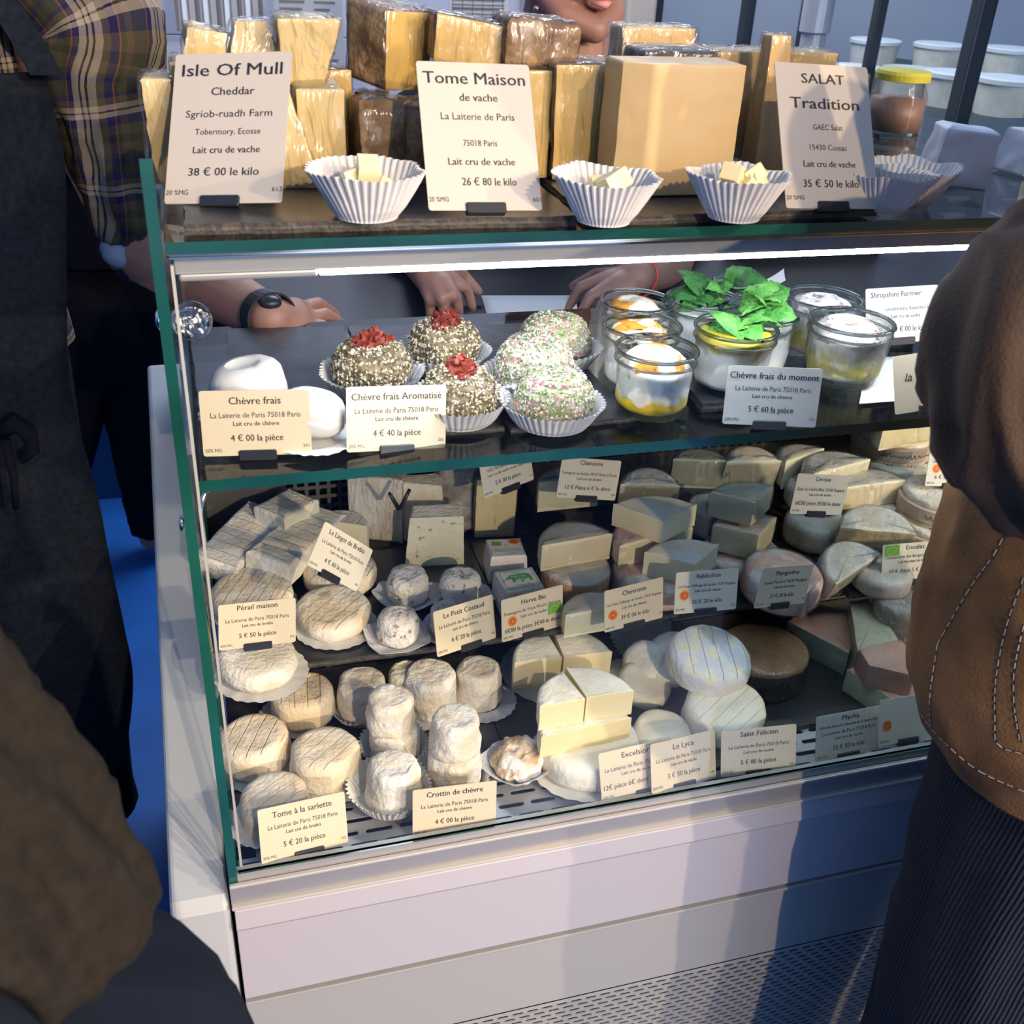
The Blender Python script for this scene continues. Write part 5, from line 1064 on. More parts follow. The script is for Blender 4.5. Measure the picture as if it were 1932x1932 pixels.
chunk('dark-rinded salat piece in crinkled film leaning behind the big block', 1168, 1300, 96, 338, .045, ('dark_rind', 'salat'), cuts=(0, 0, 0, 0), lean=(.12, 0), wrap=(.003, 'film'))
chunk('big unwrapped-looking salat block with flat golden face', 1192, 1404, 132, 386, .060, SA, shape=[(-.5, .25, 1), (-.28, 0, 1), (.5, 0, 1), (.5, .9, 0), (-.5, .9, 0)], wrap=None, amp=.0012)
chunk('broad salat slab at the back between the big block and the SALAT card', 1312, 1545, 98, 300, .04, SA, Y=.13)
chunk('slim upright salat slice in clear film left of the SALAT card', 1420, 1482, 68, 350, .030, SA, Y=.075, onb=True, taper=.45, lean=(-.06, 0), wrap=(.0025, 'film'))
chunk('salat block hidden behind the SALAT card', 1470, 1600, 140, 340, .05, SA, Y=.09, onb=True)
def sample_cup(px, py, w, label, n=0, yaw=0, zb=ST):
    p = at(px, py, z=zb + .034); r = w / 2 / ppm(p); o = paper_disc(label, p.x, p.y, zb, r * .58, .034, 44, group='pleated paper sample cups on the top glass'); o['category'] = 'paper cup'
    if n:
        for i in range(n):
            s = random.uniform(.014, .020); a = random.random() * 6.28; d = r * .45 * math.sqrt(random.random()); cheese('cheese_sample', 'small pale cheese sample in the ' + label[6:], 'cheese sample', o_rect(s, s * .8), s * .7, 'paste_y', (p.x + d * math.cos(a), p.y + d * math.sin(a), zb + .014 + .0045 * (i % 4)), random.uniform(0, 90), (random.uniform(-40, 40), random.uniform(-40, 40)), 'samples in the ' + label, bev=.001, amp=.0006)
sample_cup(690, 318, 208, 'paper cup between the Isle Of Mull and Tome Maison cards', 7)
sample_cup(1146, 330, 176, 'paper cup right of the Tome Maison card', 3)
sample_cup(1396, 326, 172, 'paper cup left of the SALAT card', 12)
sample_cup(1680, 322, 140, 'front one of the empty paper cups right of the SALAT card', 0, zb=ZT)
sample_cup(1722, 312, 150, 'rear one of the empty paper cups right of the SALAT card', 0, zb=ZT)
# yellow-lidded jars
def lidded(label, px, ytop, ybase, w, Y, fillm, lidm):
    a = at(px, ybase, y=Y); h = at(px, ytop, y=Y).z - a.z; r = w / 2 / ppm(a); t = empty('preserving_jar', (a.x, Y, a.z)); tag(t, label, 'jar', 'stacked preserving jars')
    k = MB(); k.lathe([(.002, 0), (r * .96, 0), (r, .003), (r, h * .60), (r * .90, h * .72), (r * .84, h * .80), (r * .86, h * .9)], 36, close=False); k.build('glass', 'jar_glass', t, smooth=True)
    k = MB(); k.lathe([(.001, .003), (r * .94, .003), (r * .95, h * .55), (.001, h * .555)], 32, close=False); k.build('filling', fillm, t, smooth=True)
    k = MB(); k.lathe([(r * .86, h * .84), (r * .95, h * .85), (r * .96, h * .95), (r * .9, h), (.001, h * 1.005)], 36, close=False); k.build('lid', lidm, t)
    return t, a, h
t, a, h = lidded('yellow-lidded glass jar of brown cream, upper of two behind the SALAT card', 1682, 132, 248, 104, .34, 'choc', 'yellow_lid')
lidded('glass jar under the yellow-lidded one', 1682, 250, 330, 96, .34, 'jar_white', 'clear_plastic')
def package(label, x0, x1, ytop, ybase, rz):
    p = at((x0 + x1) / 2, ybase, z=ZT); w = (x1 - x0) / ppm(p); h = at((x0 + x1) / 2, ytop, y=p.y + w * .3).z - ZT
    cheese('paper_package', label, 'package', o_rect(w * .86, w * .62), h, 'paper_blue', (p.x, p.y + w * .3, ZT), rz, (0, 4), 'white paper packages on the top glass', bev=.003, amp=.004, freq=26, taper=.16)
package('white paper package, complete one right of the empty cups', 1752, 1885, 240, 356, -18)
package('white paper package cut by the right picture edge', 1895, 2030, 245, 335, 10)

# ------------------------------------------------------------------ price cards
def small(title, l2, l3, price, num='', tw=.5, l2w=.8, l3w=.42, pw=.5, mg='20% MG', ty=.15):
    L_ = [(title, .5, ty, .115, tw, True), (l2, .5, .37, .085, l2w, False), (l3, .5, .50, .07, l3w, True), (price, .5, .72, .105, pw, True), (mg, .02, .91, .055, .15, False, 'l')]
    if num: L_.append((num, .98, .86, .05, .06, False, 'r'))
    return L_
LP = 'La Laiterie de Paris 75018 Paris'
def big(t1, t2, l3, l4, num, price, tw):
    return None
GTG = 'cream price cards'
price_tag('large cream card reading Isle Of Mull Cheddar', (0.0401, 0.0071, 1.2446, 0.953, -0.087, -0.409), .09, .116,
  [('Isle Of Mull', .5, .11, .085, .86, True), ('Cheddar', .52, .255, .055, .37, True), ('Sgriob-ruadh Farm', .5, .405, .05, .74, False), ('Tobermory, Ecosse', .5, .525, .042, .56, False), ('Lait cru de vache', .5, .645, .047, .57, True), ('38 € 00 le kilo', .49, .79, .055, .60, True), ('20 %MG', .01, .925, .034, .19, False, 'l'), ('613', .995, .91, .032, .085, False, 'r')], 'card_big', hx=-.002, group=GTG)
price_tag('large cream card reading Tome Maison de vache', (0.2257, -0.0450, 1.2480, 0.983, 0.020, -0.014), .0858, .1115,
  [('Tome Maison', .5, .105, .085, .90, True), ('de vache', .52, .235, .055, .335, True), ('La Laiterie de Paris', .5, .365, .05, .65, False), ('75018 Paris', .5, .545, .044, .30, False), ('Lait cru de vache', .5, .67, .05, .59, True), ('26 € 80 le kilo', .55, .805, .055, .48, True), ('20 %MG', .01, .925, .034, .17, False, 'l'), ('601', .995, .925, .032, .07, False, 'r')], 'card_big', group=GTG)
price_tag('large cream card reading SALAT Tradition', (0.5174, -0.0423, 1.2420, 1.064, 0.048, 0.075), .09, .116,
  [('SALAT', .5, .10, .07, .46, True), ('Tradition', .5, .27, .08, .74, True), ('GAEC Salat', .51, .435, .04, .32, False), ('15430 Cussac', .5, .575, .04, .40, False), ('Lait cru de vache', .5, .69, .045, .56, True), ('35 € 50 le kilo', .5, .825, .055, .60, True), ('20 %MG', .01, .925, .03, .19, False, 'l'), ('611', .995, .925, .03, .08, False, 'r')], 'card_big', group=GTG)
MGT = .65
TG = [
 ('Chèvre frais', 'cream card reading Chevre frais on the middle glass shelf', (0.0503, -0.0089, 1.0459, 1.404, -0.000, -0.126), small('Chèvre frais', LP, 'Lait cru de chèvre', '4 € 00 la pièce', '201', .47, .82, .42, .48), 'card', ()),
 ('Arom', 'cream card reading Chevre frais Aromatise', (0.1635, -0.0132, 1.0422, 1.317, 0.087, 0.097), small('Chèvre frais Aromatisé', LP, 'Lait cru de chèvre', '4 € 40 la pièce', '202', .90, .84, .43, .48), 'card', ()),
 ('Moment', 'cream card reading Chevre frais du moment', (0.5058, -0.0246, 1.0411, 1.361, 0.000, -0.277), small('Chèvre frais du moment', LP, 'Lait cru de chèvre', '5 € 60 la pièce', '203', .94, .80, .42, .48), 'card_w', ()),
 ('Lingot', 'white card tilted diagonally, reading Le Lingot de Brebis', (0.1311, 0.2320, 0.7596, 1.222, 0.769, 0.378), small('Le Lingot de Brebis', LP, 'Lait cru de brebis', '4 € 60 la pièce', '301', .72, .84, .42, .50, ty=.13), 'card_w', ()),
 ('Perail', 'cream card reading Perail maison at far left', (0.0405, 0.1945, 0.7047, 1.355, 0.106, 0.125), small('Pérail maison', LP, 'Lait cru de brebis', '5 € 50 la pièce', '303', .52, .82, .40, .48, ty=.10), 'card', ()),
 ('Persille', 'cream card reading Persille de Tignes', (0.3792, 0.3573, 0.7847, 1.303, -0.008, 0.445), small('Persillé de Tignes', 'GAEC Marmottan, 73640 Villaroger', 'Lait cru de vache et de chèvre', '5 € 00 la pièce', '321', .70, .76, .76, .50, ty=.20), 'card_w', ()),
 ('Claousou', 'pale card reading Claousou in front of the rear halves', (0.4768, 0.3318, 0.7729, 1.335, 0.182, 0.036), small('Claousou', 'Fromagerie de Hyelzas, 48150 Hures la Parade', 'Lait cru de brebis', '12 € Pièce 6 € le demi', '308 309', .38, .93, .42, .76, ty=.10), 'card_w', ()),
 ('Costaud', 'cream card reading Le Petit Costaud', (0.2758, 0.1584, 0.6913, 1.249, 0.102, 0.398), small('Le Petit Costaud', LP, 'Lait cru de chèvre', '4 € 20 la pièce', '205', .68, .86, .42, .50), 'card', ()),
 ('Herve', 'cream card reading Herve Bio with a seal and a green flag', (0.3598, 0.1708, 0.6885, 1.373, 0.045, 0.259), [('Herve Bio', .52, .16, .115, .40, True), ('Fromagerie du Vieux Moulin, Belgique', .5, .36, .08, .92, False), ('Lait cru de vache', .52, .50, .07, .42, True), ('6€80 la pièce 3€40 le demi', .5, .76, .105, .90, True), ('20% MG', .02, .92, .055, .15, False, 'l')], 'card', (('seal', .17, .56, .0066), ('flag', .86, .52, .0095))),
 ('Chevrotin', 'cream card reading Chevrotin with an orange seal', (0.4873, 0.1637, 0.6868, 1.355, 0.031, 0.213), [('Chevrotin', .5, .15, .115, .40, True), ("Les Caves d'affinage de Savoie, 73730 Rognaix", .5, .36, .07, .93, False), ('Lait cru de chèvre', .5, .50, .07, .42, True), ('39 € 00 le kilo', .52, .73, .105, .48, True), ('20% MG', .02, .92, .055, .15, False, 'l'), ('218', .98, .86, .05, .06, False, 'r')], 'card', (('seal', .14, .62, .0066),)),
 ('Reblochon', 'white card reading Reblochon with an orange seal', (0.5833, 0.1662, 0.6906, 1.301, 0.055, 0.005), [('Reblochon', .52, .12, .115, .38, True), ("Les Caves d'affinage de Savoie, 73730 Rognaix", .5, .34, .07, .92, False), ('Lait cru de vache', .52, .47, .07, .42, True), ('26 € 20 le kilo', .52, .73, .105, .48, True), ('20% MG', .02, .90, .055, .15, False, 'l'), ('422', .98, .88, .05, .06, False, 'r')], 'card_w', (('seal', .15, .56, .0066),)),
 ('Manigodine', 'pale card reading Manigodine', (0.6746, 0.1466, 0.6995, 1.458, 0.183, 0.207), small('Manigodine', 'Joseph Paccard 74230 Manigod', 'Lait cru de vache', '33 € 50 le kilo', '426', .46, .84, .40, .48), 'card', ()),
 ('Ceroux', 'white card reading Ceroux', (0.7656, 0.2400, 0.7685, 1.366, 0.189, 0.089), small('Ceroux', 'Gaec du Cèdre Bleu 15500 Rageade', 'Lait cru de vache', '6€00 pièce 3€00 le demi', '', .30, .92, .42, .86, ty=.11), 'card_w', ()),
 ('Encalat', 'pale card reading Encalat with a green flag', (0.8719, 0.1552, 0.7017, 1.288, -0.029, -0.094), [('Encalat', .53, .10, .115, .30, True), ('Coopérative des Bergers du Larzac', .5, .32, .08, .90, False), ('Lait thermisé de brebis', .52, .45, .07, .5, True), ('10 € Pièce 5 € le demi', .5, .67, .10, .74, True), ('20% MG', .02, .88, .055, .15, False, 'l')], 'card_w', (('flag', .15, .15, .0105),)),
 ('Camembert', 'pale card reading Camembert, standing by the wooden boxes', (0.9932, 0.2679, 0.7720, 1.276, 0.113, -0.016), [('Camembert', .36, .15, .115, .55, True), ('Gillot, 61220 Saint Hilaire', .40, .36, .08, .66, False), ('Lait cru de vache', .56, .58, .07, .40, True), ('6 € la pièce', .40, .76, .105, .48, True), ('20% MG', .02, .92, .055, .15, False, 'l')], 'card_w', (('seal', .17, .55, .0066),)),
 ('Sarriette', 'cream card reading Tome a la sariette, front left', (0.0637, -0.0360, 0.6130, 1.157, 0.086, 0.156), small('Tome à la sariette', LP, 'Lait cru de brebis', '5 € 20 la pièce', '302', .68, .80, .40, .48), 'card', ()),
 ('Crottin', 'cream card reading Crottin de chevre, front row', (0.2162, -0.0360, 0.6055, 1.351, 0.038, -0.031), small('Crottin de chèvre', LP, 'Lait cru de chèvre', '4 € 00 la pièce', '207', .67, .80, .41, .47, ty=.13), 'card', ()),
 ('Excelsior', 'cream card reading Excelsior, partly behind the Le Lyca card', (0.4215, -0.0355, 0.6122, 1.170, 0.013, 0.090), small('Excelsior', LP, 'Lait cru de vache', '12€ pièce 6€ demi 3€ quart', '', .38, .86, .42, .92, ty=.13), 'card', ()),
 ('Lyca', 'cream card reading Le Lyca, front row', (0.4756, -0.0360, 0.6130, 1.165, 0.113, 0.192), small('Le Lyca', LP, 'Lait cru de vache', '3 € 50 la pièce', '450', .32, .84, .40, .50), 'card', ()),
 ('Felicien', 'pale card reading Saint Felicien, front row', (0.5677, -0.0335, 0.6090, 1.280, -0.035, -0.120), small('Saint Félicien', LP, 'Lait cru de vache', '5 € 80 la pièce', '401', .50, .80, .40, .47, ty=.10), 'card_w', ()),
 ('Myrha', 'pale card reading Myrha, front row right', (0.6895, -0.0261, 0.6030, 1.260, 0.006, 0.026), [('Myrha', .52, .11, .115, .26, True), ('affiné à la bière de la Brasserie de la Goutte d\'Or', .5, .265, .06, .88, True), (LP, .5, .41, .085, .82, False), ('Lait cru de vache', .5, .54, .07, .42, True), ('33 € 50 le kilo', .5, .75, .105, .48, True), ('20% MG', .02, .92, .055, .15, False, 'l'), ('506', .98, .86, .05, .06, False, 'r')], 'card_w', ()),
 ('Last', 'pale card with an orange seal, mostly hidden by the brown jacket', (0.7647, -0.0300, 0.6130, 1.197, 0.089, 0.076), [('20% MG', .02, .92, .055, .15, False, 'l')], 'card_w', (('seal', .14, .58, .0066),)),
]
NEAR = dict(Perail=.945, Reblochon=.965, Manigodine=.95, Chevrotin=.965, Moment=.985, Claousou=.97, Persille=.97, Ceroux=.97, Lingot=.96, Excelsior=1.0)
HX = dict(Lingot=-.004, Persille=.002, Herve=.0, Sarriette=.004, Excelsior=.012, Costaud=.006)
for key, lab, pose, lines, mt, em in TG:
    front = key in ('Sarriette', 'Crottin', 'Excelsior', 'Lyca', 'Felicien', 'Myrha', 'Last')
    price_tag(lab, pose, .088 if front else .086, .0552 if front else .054, lines, mt, hx=HX.get(key, 0), emb=em, group=GTG, hup=-.001, near=NEAR.get(key, 1.0))
price_tag('white card reading Shropshire Fermier behind the film-covered jar', (0.7521, 0.1338, 1.0478, 1.203, -0.039, -0.076), .086, .060,
  [('Shropshire Fermier', .42, .12, .10, .70, True), ('Leicestershire, Royaume-Uni', .58, .38, .07, .62, False), ('Lait cru de vache', .55, .52, .065, .40, True), ('39 € 00 le kilo', .60, .75, .10, .48, True), ('20% MG', .02, .92, .05, .15, False, 'l')], 'paper', group=GTG)
price_tag('hand-lettered cream card half hidden by the jacket, on the middle shelf', (0.6613, -0.0375, 1.0500, 1.221, -0.060, 0.020), .065, .054,
  [('Lab', .44, .12, .16, .22, False, 'l', .2), ('la laitue', .18, .38, .15, .62, False, 'l', .2), ('à', .46, .56, .12, .09, False, 'l', .2), ('5/pièce', .44, .76, .20, .60, False, 'l', .2)], 'card', hx=.008, group=GTG)
sheet('white printed leaflet under the Shropshire card', pq([(1625, 745), (1760, 735), (1745, 655), (1640, 660)], ZM + .012), ZM + .003, 'paper')
# ------------------------------------------------------------------ people
def sphere(k, c, r, n=14, mi=0):
    rx, ry, rz = (r, r, r) if not isinstance(r, (tuple, list)) else r
    m = n // 2 + 1; vs = [(c[0], c[1], c[2] - rz)]; fs = []
    for j in range(1, m):
        t = PI * j / m - PI / 2
        for i in range(n): a = 2 * PI * i / n; vs.append((c[0] + rx * math.cos(t) * math.cos(a), c[1] + ry * math.cos(t) * math.sin(a), c[2] + rz * math.sin(t)))
    vs.append((c[0], c[1], c[2] + rz)); L_ = len(vs) - 1
    for i in range(n):
        q_ = (i + 1) % n; fs.append((0, 1 + q_, 1 + i)); fs.append((L_, L_ - n + i, L_ - n + q_))
        for j in range(m - 2): fs.append((1 + j * n + i, 1 + j * n + q_, 1 + (j + 1) * n + q_, 1 + (j + 1) * n + i))
    k.add(vs, fs, mi)
def limb(k, pts, rads, n=14):
    pts = [Vector(p) for p in pts]
    for i in range(len(pts) - 1):
        k.tube([pts[i], pts[i + 1]], [rads[i], rads[i + 1]], n)
    for p, r in zip(pts, rads): sphere(k, p, r, n)
def remesh(o, vox, it=4):
    r = o.modifiers.new('union', 'REMESH'); r.mode = 'VOXEL'; r.voxel_size = vox; r.use_smooth_shade = True
    s = o.modifiers.new('smooth', 'SMOOTH'); s.iterations = it; s.factor = .6; return o
def mixp(a, b, t): return Vector(a).lerp(Vector(b), t)
def hand(k, wrist, tips, palm_r=.015, fr=.0088, spread=None, knuck=None, thumb=None):
    """palm between the wrist and four knuckles, fingers as three-bone chains, thumb from the palm side"""
    wrist = Vector(wrist); n = len(tips)
    for i, (kn, tip) in enumerate(zip(knuck, tips)):
        kn = Vector(kn); tip = Vector(tip)
        limb(k, [wrist, mixp(wrist, kn, .55), kn], [palm_r * 1.15, palm_r, fr * 1.2])
        up = Vector((0, 0, .010)); limb(k, [kn, mixp(kn, tip, .42) + up, mixp(kn, tip, .75) + up * .5, tip], [fr * 1.15, fr * 1.05, fr * .95, fr * .82])
    if thumb:
        limb(k, [mixp(wrist, knuck[0], .15), Vector(thumb[0]), Vector(thumb[1])], [palm_r, fr * 1.25, fr])
def loft(name, rings, mat, parent, n=72, dip=0, dipz=0, diph=.2, wr=.004, wf=(9, 3), seed=0, close=True, thick=0, sub=5, open_=None):
    """rings: (cx, cy, cz, rx, ry[, power]) stacked and smoothed; cloth wrinkles run across; UV in metres"""
    R = catmull([list(r) + ([2.0] if len(r) < 6 else []) for r in rings], sub); vs = []; uv = []; L_ = 0
    for j, (cx, cy, cz, rx, ry, pw) in enumerate(R):
        if j: L_ += math.dist(R[j][:3], R[j - 1][:3])
        for i in range(n + 1):
            a = 2 * PI * i / n; c, s = math.cos(a), math.sin(a); e = 2 / pw
            x = rx * math.copysign(abs(c) ** e, c); y = ry * math.copysign(abs(s) ** e, s)
            w = noise.noise(Vector((c * wf[1] + seed, s * wf[1], cz * wf[0]))) + .5 * noise.noise(Vector((c * wf[1] * 2 + seed, s * wf[1] * 2, cz * wf[0] * 2.3)))
            w = (1 - abs(w) * 2) * wr
            d = math.hypot(x, y) or 1; zt = cz + dip * s * max(0, 1 - max(0, cz - dipz) / diph)
            vs.append((cx + x * (1 + w / d), cy + y * (1 + w / d), zt)); uv.append((i / n * 2 * PI * (rx + ry) / 2, L_))
    fs = [(j * (n + 1) + i, j * (n + 1) + i + 1, (j + 1) * (n + 1) + i + 1, (j + 1) * (n + 1) + i) for j in range(len(R) - 1) for i in range(n)]
    k = MB(); k.add(vs, fs, 0, uv); o = k.build(name, mat, parent, smooth=True)
    if thick: s = o.modifiers.new('thick', 'SOLIDIFY'); s.thickness = thick; s.offset = 1
    return o
def sleeve(name, pts, rads, mat, parent, n=56, wr=.004, wf=26, seed=0, flat=1.0, sub=7):
    """cloth tube along a path with folds that gather across the arm"""
    R = catmull([list(p) + [r] for p, r in zip(pts, rads)], sub); vs = []; uv = []; L_ = 0; u = None
    for j, q_ in enumerate(R):
        p = Vector(q_[:3]); r = q_[3]; d = (Vector(R[min(j + 1, len(R) - 1)][:3]) - Vector(R[max(j - 1, 0)][:3])).normalized()
        if j: L_ += (p - Vector(R[j - 1][:3])).length
        if u is None: u = d.cross(Vector((0.1, 1, .1))).normalized()
        u = (u - d * u.dot(d)).normalized(); w_ = d.cross(u)
        for i in range(n + 1):
            a = 2 * PI * i / n; t = noise.noise(Vector((math.cos(a) * 1.5 + seed, math.sin(a) * 1.5, L_ * wf + .8 * math.cos(a + seed)))) + .4 * noise.noise(Vector((math.cos(a) * 3 + seed, math.sin(a) * 3, L_ * wf * 2)))
            rr = r + (.35 - abs(t) * 2) * wr
            vs.append(p + u * rr * math.cos(a) + w_ * rr * math.sin(a) * flat); uv.append((i / n * 2 * PI * r, L_))
    fs = [(j * (n + 1) + i, j * (n + 1) + i + 1, (j + 1) * (n + 1) + i + 1, (j + 1) * (n + 1) + i) for j in range(len(R) - 1) for i in range(n)]
    k = MB(); k.add(vs, fs, 0, uv); return k.build(name, mat, parent, smooth=True)

# ---- plaid-shirted vendor at the left
def tall_body(k, x, y, zs=1.0, rx=.15, ry=.10, feet=.1, lean=(0, 0)):
    for z, a, b_ in ((.95, rx * 1.0, ry), (1.05, rx * .9, ry * .95), (1.18, rx * .98, ry), (1.30, rx * 1.05, ry * .95), (1.38, rx * .9, ry * .75)): sphere(k, (x + lean[0] * (z - 1), y + lean[1] * (z - 1), z * zs), (a, b_, .09))
    for s in (-1, 1):
        limb(k, [(x + s * .09, y, .92 * zs), (x + s * feet, y, .50 * zs), (x + s * feet, y + .02, .09)], [.085, .055, .042]); limb(k, [(x + s * feet, y + .02, .055), (x + s * feet, y - .14, .035)], [.042, .03])
    limb(k, [(x + lean[0] * .4, y + lean[1] * .4, 1.38 * zs), (x + lean[0] * .5, y + lean[1] * .5, 1.50 * zs)], [.055, .052])
def head(k, c, face, r=1.0):
    """skull, jaw, nose, lips, ears; face = unit direction the face looks to"""
    f = Vector(face).normalized(); rt = f.cross(Vector((0, 0, 1))).normalized(); up = rt.cross(f); c = Vector(c)
    P_ = lambda a, b_, z: c + rt * a * r + f * b_ * r + up * z * r
    sphere(k, P_(0, -.012, .03), (.076 * r, .085 * r, .088 * r), 20); sphere(k, P_(0, .020, -.020), (.060 * r, .066 * r, .075 * r), 18)
    for s in (-1, 1):
        limb(k, [P_(s * .060, -.005, -.035), P_(s * .040, .048, -.080), P_(0, .074, -.096)], [.020 * r, .020 * r, .019 * r]); sphere(k, P_(s * .034, .062, -.030), .028 * r)
        sphere(k, P_(s * .077, -.012, -.008), (.010 * r, .016 * r, .028 * r)); sphere(k, P_(s * .077, -.010, -.033), .009 * r)
        sphere(k, P_(s * .030, .070, .018), .015 * r); limb(k, [P_(s * .014, .086, .034), P_(s * .048, .070, .034)], [.009 * r, .007 * r])
    limb(k, [P_(0, .084, .025), P_(0, .104, -.018)], [.010 * r, .013 * r]); sphere(k, P_(-.012, .094, -.022), .009 * r); sphere(k, P_(.012, .094, -.022), .009 * r)
    limb(k, [P_(-.022, .078, -.052), P_(0, .089, -.050), P_(.022, .078, -.052)], [.005 * r, .0075 * r, .005 * r]); limb(k, [P_(-.018, .078, -.062), P_(0, .087, -.064), P_(.018, .078, -.062)], [.005 * r, .0085 * r, .005 * r])
    limb(k, [P_(0, -.02, -.05), P_(0, -.045, -.14)], [.052 * r, .052 * r])
    return P_
AXc = -.36; AYc = .64
k = MB(); tall_body(k, AXc, AYc, 1.06, .16, .10, .11); head(k, (AXc, AYc - .03, 1.68), (.25, -1, -.15))
el = at(262, 470, y=.58); w1 = at(400, 545, y=.47); w2 = at(512, 600, z=1.05); sh = Vector((AXc + .19, AYc, 1.43))
limb(k, [sh, mixp(sh, el, .5), el], [.055, .045, .038]); limb(k, [el, w1, mixp(w1, w2, .6), w2], [.040, .037, .029, .0235])
kn = [at(574, 582, z=1.036), at(584, 601, z=1.034), at(583, 622, z=1.028), at(570, 640, z=1.022)]
tp = [at(634, 596, z=1.010), at(654, 620, z=1.008), at(644, 646, z=1.007), at(610, 664, z=1.007)]
hand(k, at(530, 604, z=1.045), tp, .0185, .0080, knuck=kn, thumb=(at(545, 642, z=1.02), at(576, 664, z=1.008)))
limb(k, [(AXc - .19, AYc, 1.43), (AXc - .27, AYc - .02, 1.15), (AXc - .18, AYc - .22, 1.02)], [.055, .042, .03])
pa = k.build('person', 'skin'); remesh(pa, .0034, 4); tag(pa, 'person at the left in a plaid shirt and long dark apron, reaching into the counter', 'person')
loft('plaid_shirt', [(AXc, AYc, .92, .205, .145), (AXc, AYc, 1.05, .195, .14), (AXc, AYc, 1.2, .205, .145), (AXc, AYc, 1.33, .215, .14), (AXc, AYc, 1.44, .20, .12), (AXc, AYc + .01, 1.50, .12, .09), (AXc, AYc, 1.54, .075, .07)], 'plaid', pa, wr=.007, wf=(7, 2), seed=3)
a1 = at(150, 5, y=.58)
sleeve('shirt_sleeve', [(AXc + .10, AYc, 1.47), a1, at(190, 150, y=.57), at(222, 280, y=.57), at(248, 400, y=.575), at(262, 458, y=.58)], [.085, .080, .068, .058, .050, .038], 'plaid', pa, wr=.010, wf=16, seed=5)
sleeve('shirt_sleeve', [(AXc - .12, AYc, 1.47), (AXc - .2, AYc, 1.42), (AXc - .27, AYc - .01, 1.2), (AXc - .25, AYc - .08, 1.1)], [.08, .075, .06, .05], 'plaid', pa, wr=.008, wf=16, seed=9)
k = MB(); limb(k, [at(205, 468, y=.555), at(222, 480, y=.55), at(250, 470, y=.555), at(285, 482, y=.56)], [.012, .017, .014, .010], 10); limb(k, [at(212, 478, y=.55), at(232, 488, y=.545)], [.014, .012], 10)
o = k.build('rolled_cuff', 'plaid_back', pa); remesh(o, .003, 3)
sleeve('cuff_flap', [at(238, 462, y=.57), at(262, 486, y=.57), at(300, 506, y=.58)], [.030, .032, .026], 'plaid', pa, wr=.005, wf=40, seed=2)
# watch
k = MB(); wdir = (w2 - w1).normalized(); wc = mixp(w1, w2, .96); u_ = wdir.cross(Vector((0, 0, 1))).normalized(); v_ = wdir.cross(u_); pts_ = []
n_ = 28; vs = []
for j, off in enumerate((-.011, .011)):
    for rr in (.0262, .0285):
        for i in range(n_): a = 2 * PI * i / n_; vs.append(wc + wdir * off + (u_ * math.cos(a) + v_ * math.sin(a)) * rr)
fs = []
for i in range(n_):
    q_ = (i + 1) % n_; fs += [(n_ + i, n_ + q_, 3 * n_ + q_, 3 * n_ + i), (i, n_ + i, 3 * n_ + i - n_ + 0 * n_, 2 * n_ + i)][:1] + [(i, q_, n_ + q_, n_ + i), (2 * n_ + i, 3 * n_ + i, 3 * n_ + q_, 2 * n_ + q_)]
k.add(vs, fs); wt = k.build('wristwatch', 'black_plastic'); tag(wt, 'black wristwatch on the forearm behind the plain fresh cheeses', 'watch')
k = MB(); d1 = (CAMPOS - wc).normalized(); cc_ = wc + Vector((0.002, -.014, .020)); sphere(k, cc_, (.012, .010, .008), 16); k.build('watch_case', 'black_plastic', wt, smooth=True)
k = MB(); k.tube([at(486, 628, y=.455), at(508, 642, y=.45)], .0022, 8); k.build('metal_buckle', 'chrome', wt, smooth=True)
# apron (bib, straps, long skirt)
rows = [(78, 138, .50), (100, 220, .50), (120, 330, .50), (122, 500, .50), (125, 700, .495), (142, 803, .49), (182, 944, .48), (203, 1053, .475), (232, 1190, .47), (249, 1290, .465), (240, 1400, .46), (222, 1468, .46)]
k = MB(); nC = 26; vs = []; uv = []
RW_ = catmull([[at(px, py, y=yy).x, yy, at(px, py, y=yy).z] for px, py, yy in rows], 5)
for j, (xr, yy, zz) in enumerate(RW_):
    xl = 2 * AXc - xr - .02; bulge = .05
    for i in range(nC + 1):
        t = i / nC; x = xl + (xr - xl) * t; s = (t - .5) * 2
        fold = .010 * math.sin(t * 17 + zz * 3) * min(1, max(0, 1.0 - zz)) + .004 * noise.noise(Vector((x * 9, zz * 5, 1)))
        vs.append((x, yy - .035 * (1 - s * s) + .06 * max(0, abs(s) - .75) - fold, zz)); uv.append((x, zz))
k.add(vs, [(j * (nC + 1) + i, j * (nC + 1) + i + 1, (j + 1) * (nC + 1) + i + 1, (j + 1) * (nC + 1) + i) for j in range(len(RW_) - 1) for i in range(nC)], 0, uv)
o = k.build('apron', 'apron', pa, smooth=True); so = o.modifiers.new('t', 'SOLIDIFY'); so.thickness = .003
for (p0, p1, p2) in (((-12, -20), (38, 55), (88, 142)),):
    k = MB(); q0, q1, q2 = [at(px, py, y=yy) for (px, py), yy in zip((p0, p1, p2), (.50, .485, .475))]
    vs = []
    for j, P_ in enumerate(catmull([list(q0), list(q1), list(q2)], 8)):
        for s_, dy in ((-.016, 0), (.016, 0), (.016, .004), (-.016, .004)): vs.append((P_[0] + s_, P_[1] + dy, P_[2]))
    m_ = len(vs) // 4; k.add(vs, [(j * 4 + a, j * 4 + (a + 1) % 4, (j + 1) * 4 + (a + 1) % 4, (j + 1) * 4 + a) for j in range(m_ - 1) for a in range(4)] + [(0, 1, 2, 3), (4 * m_ - 1, 4 * m_ - 2, 4 * m_ - 3, 4 * m_ - 4)]); k.build('apron_strap', 'apron', o)
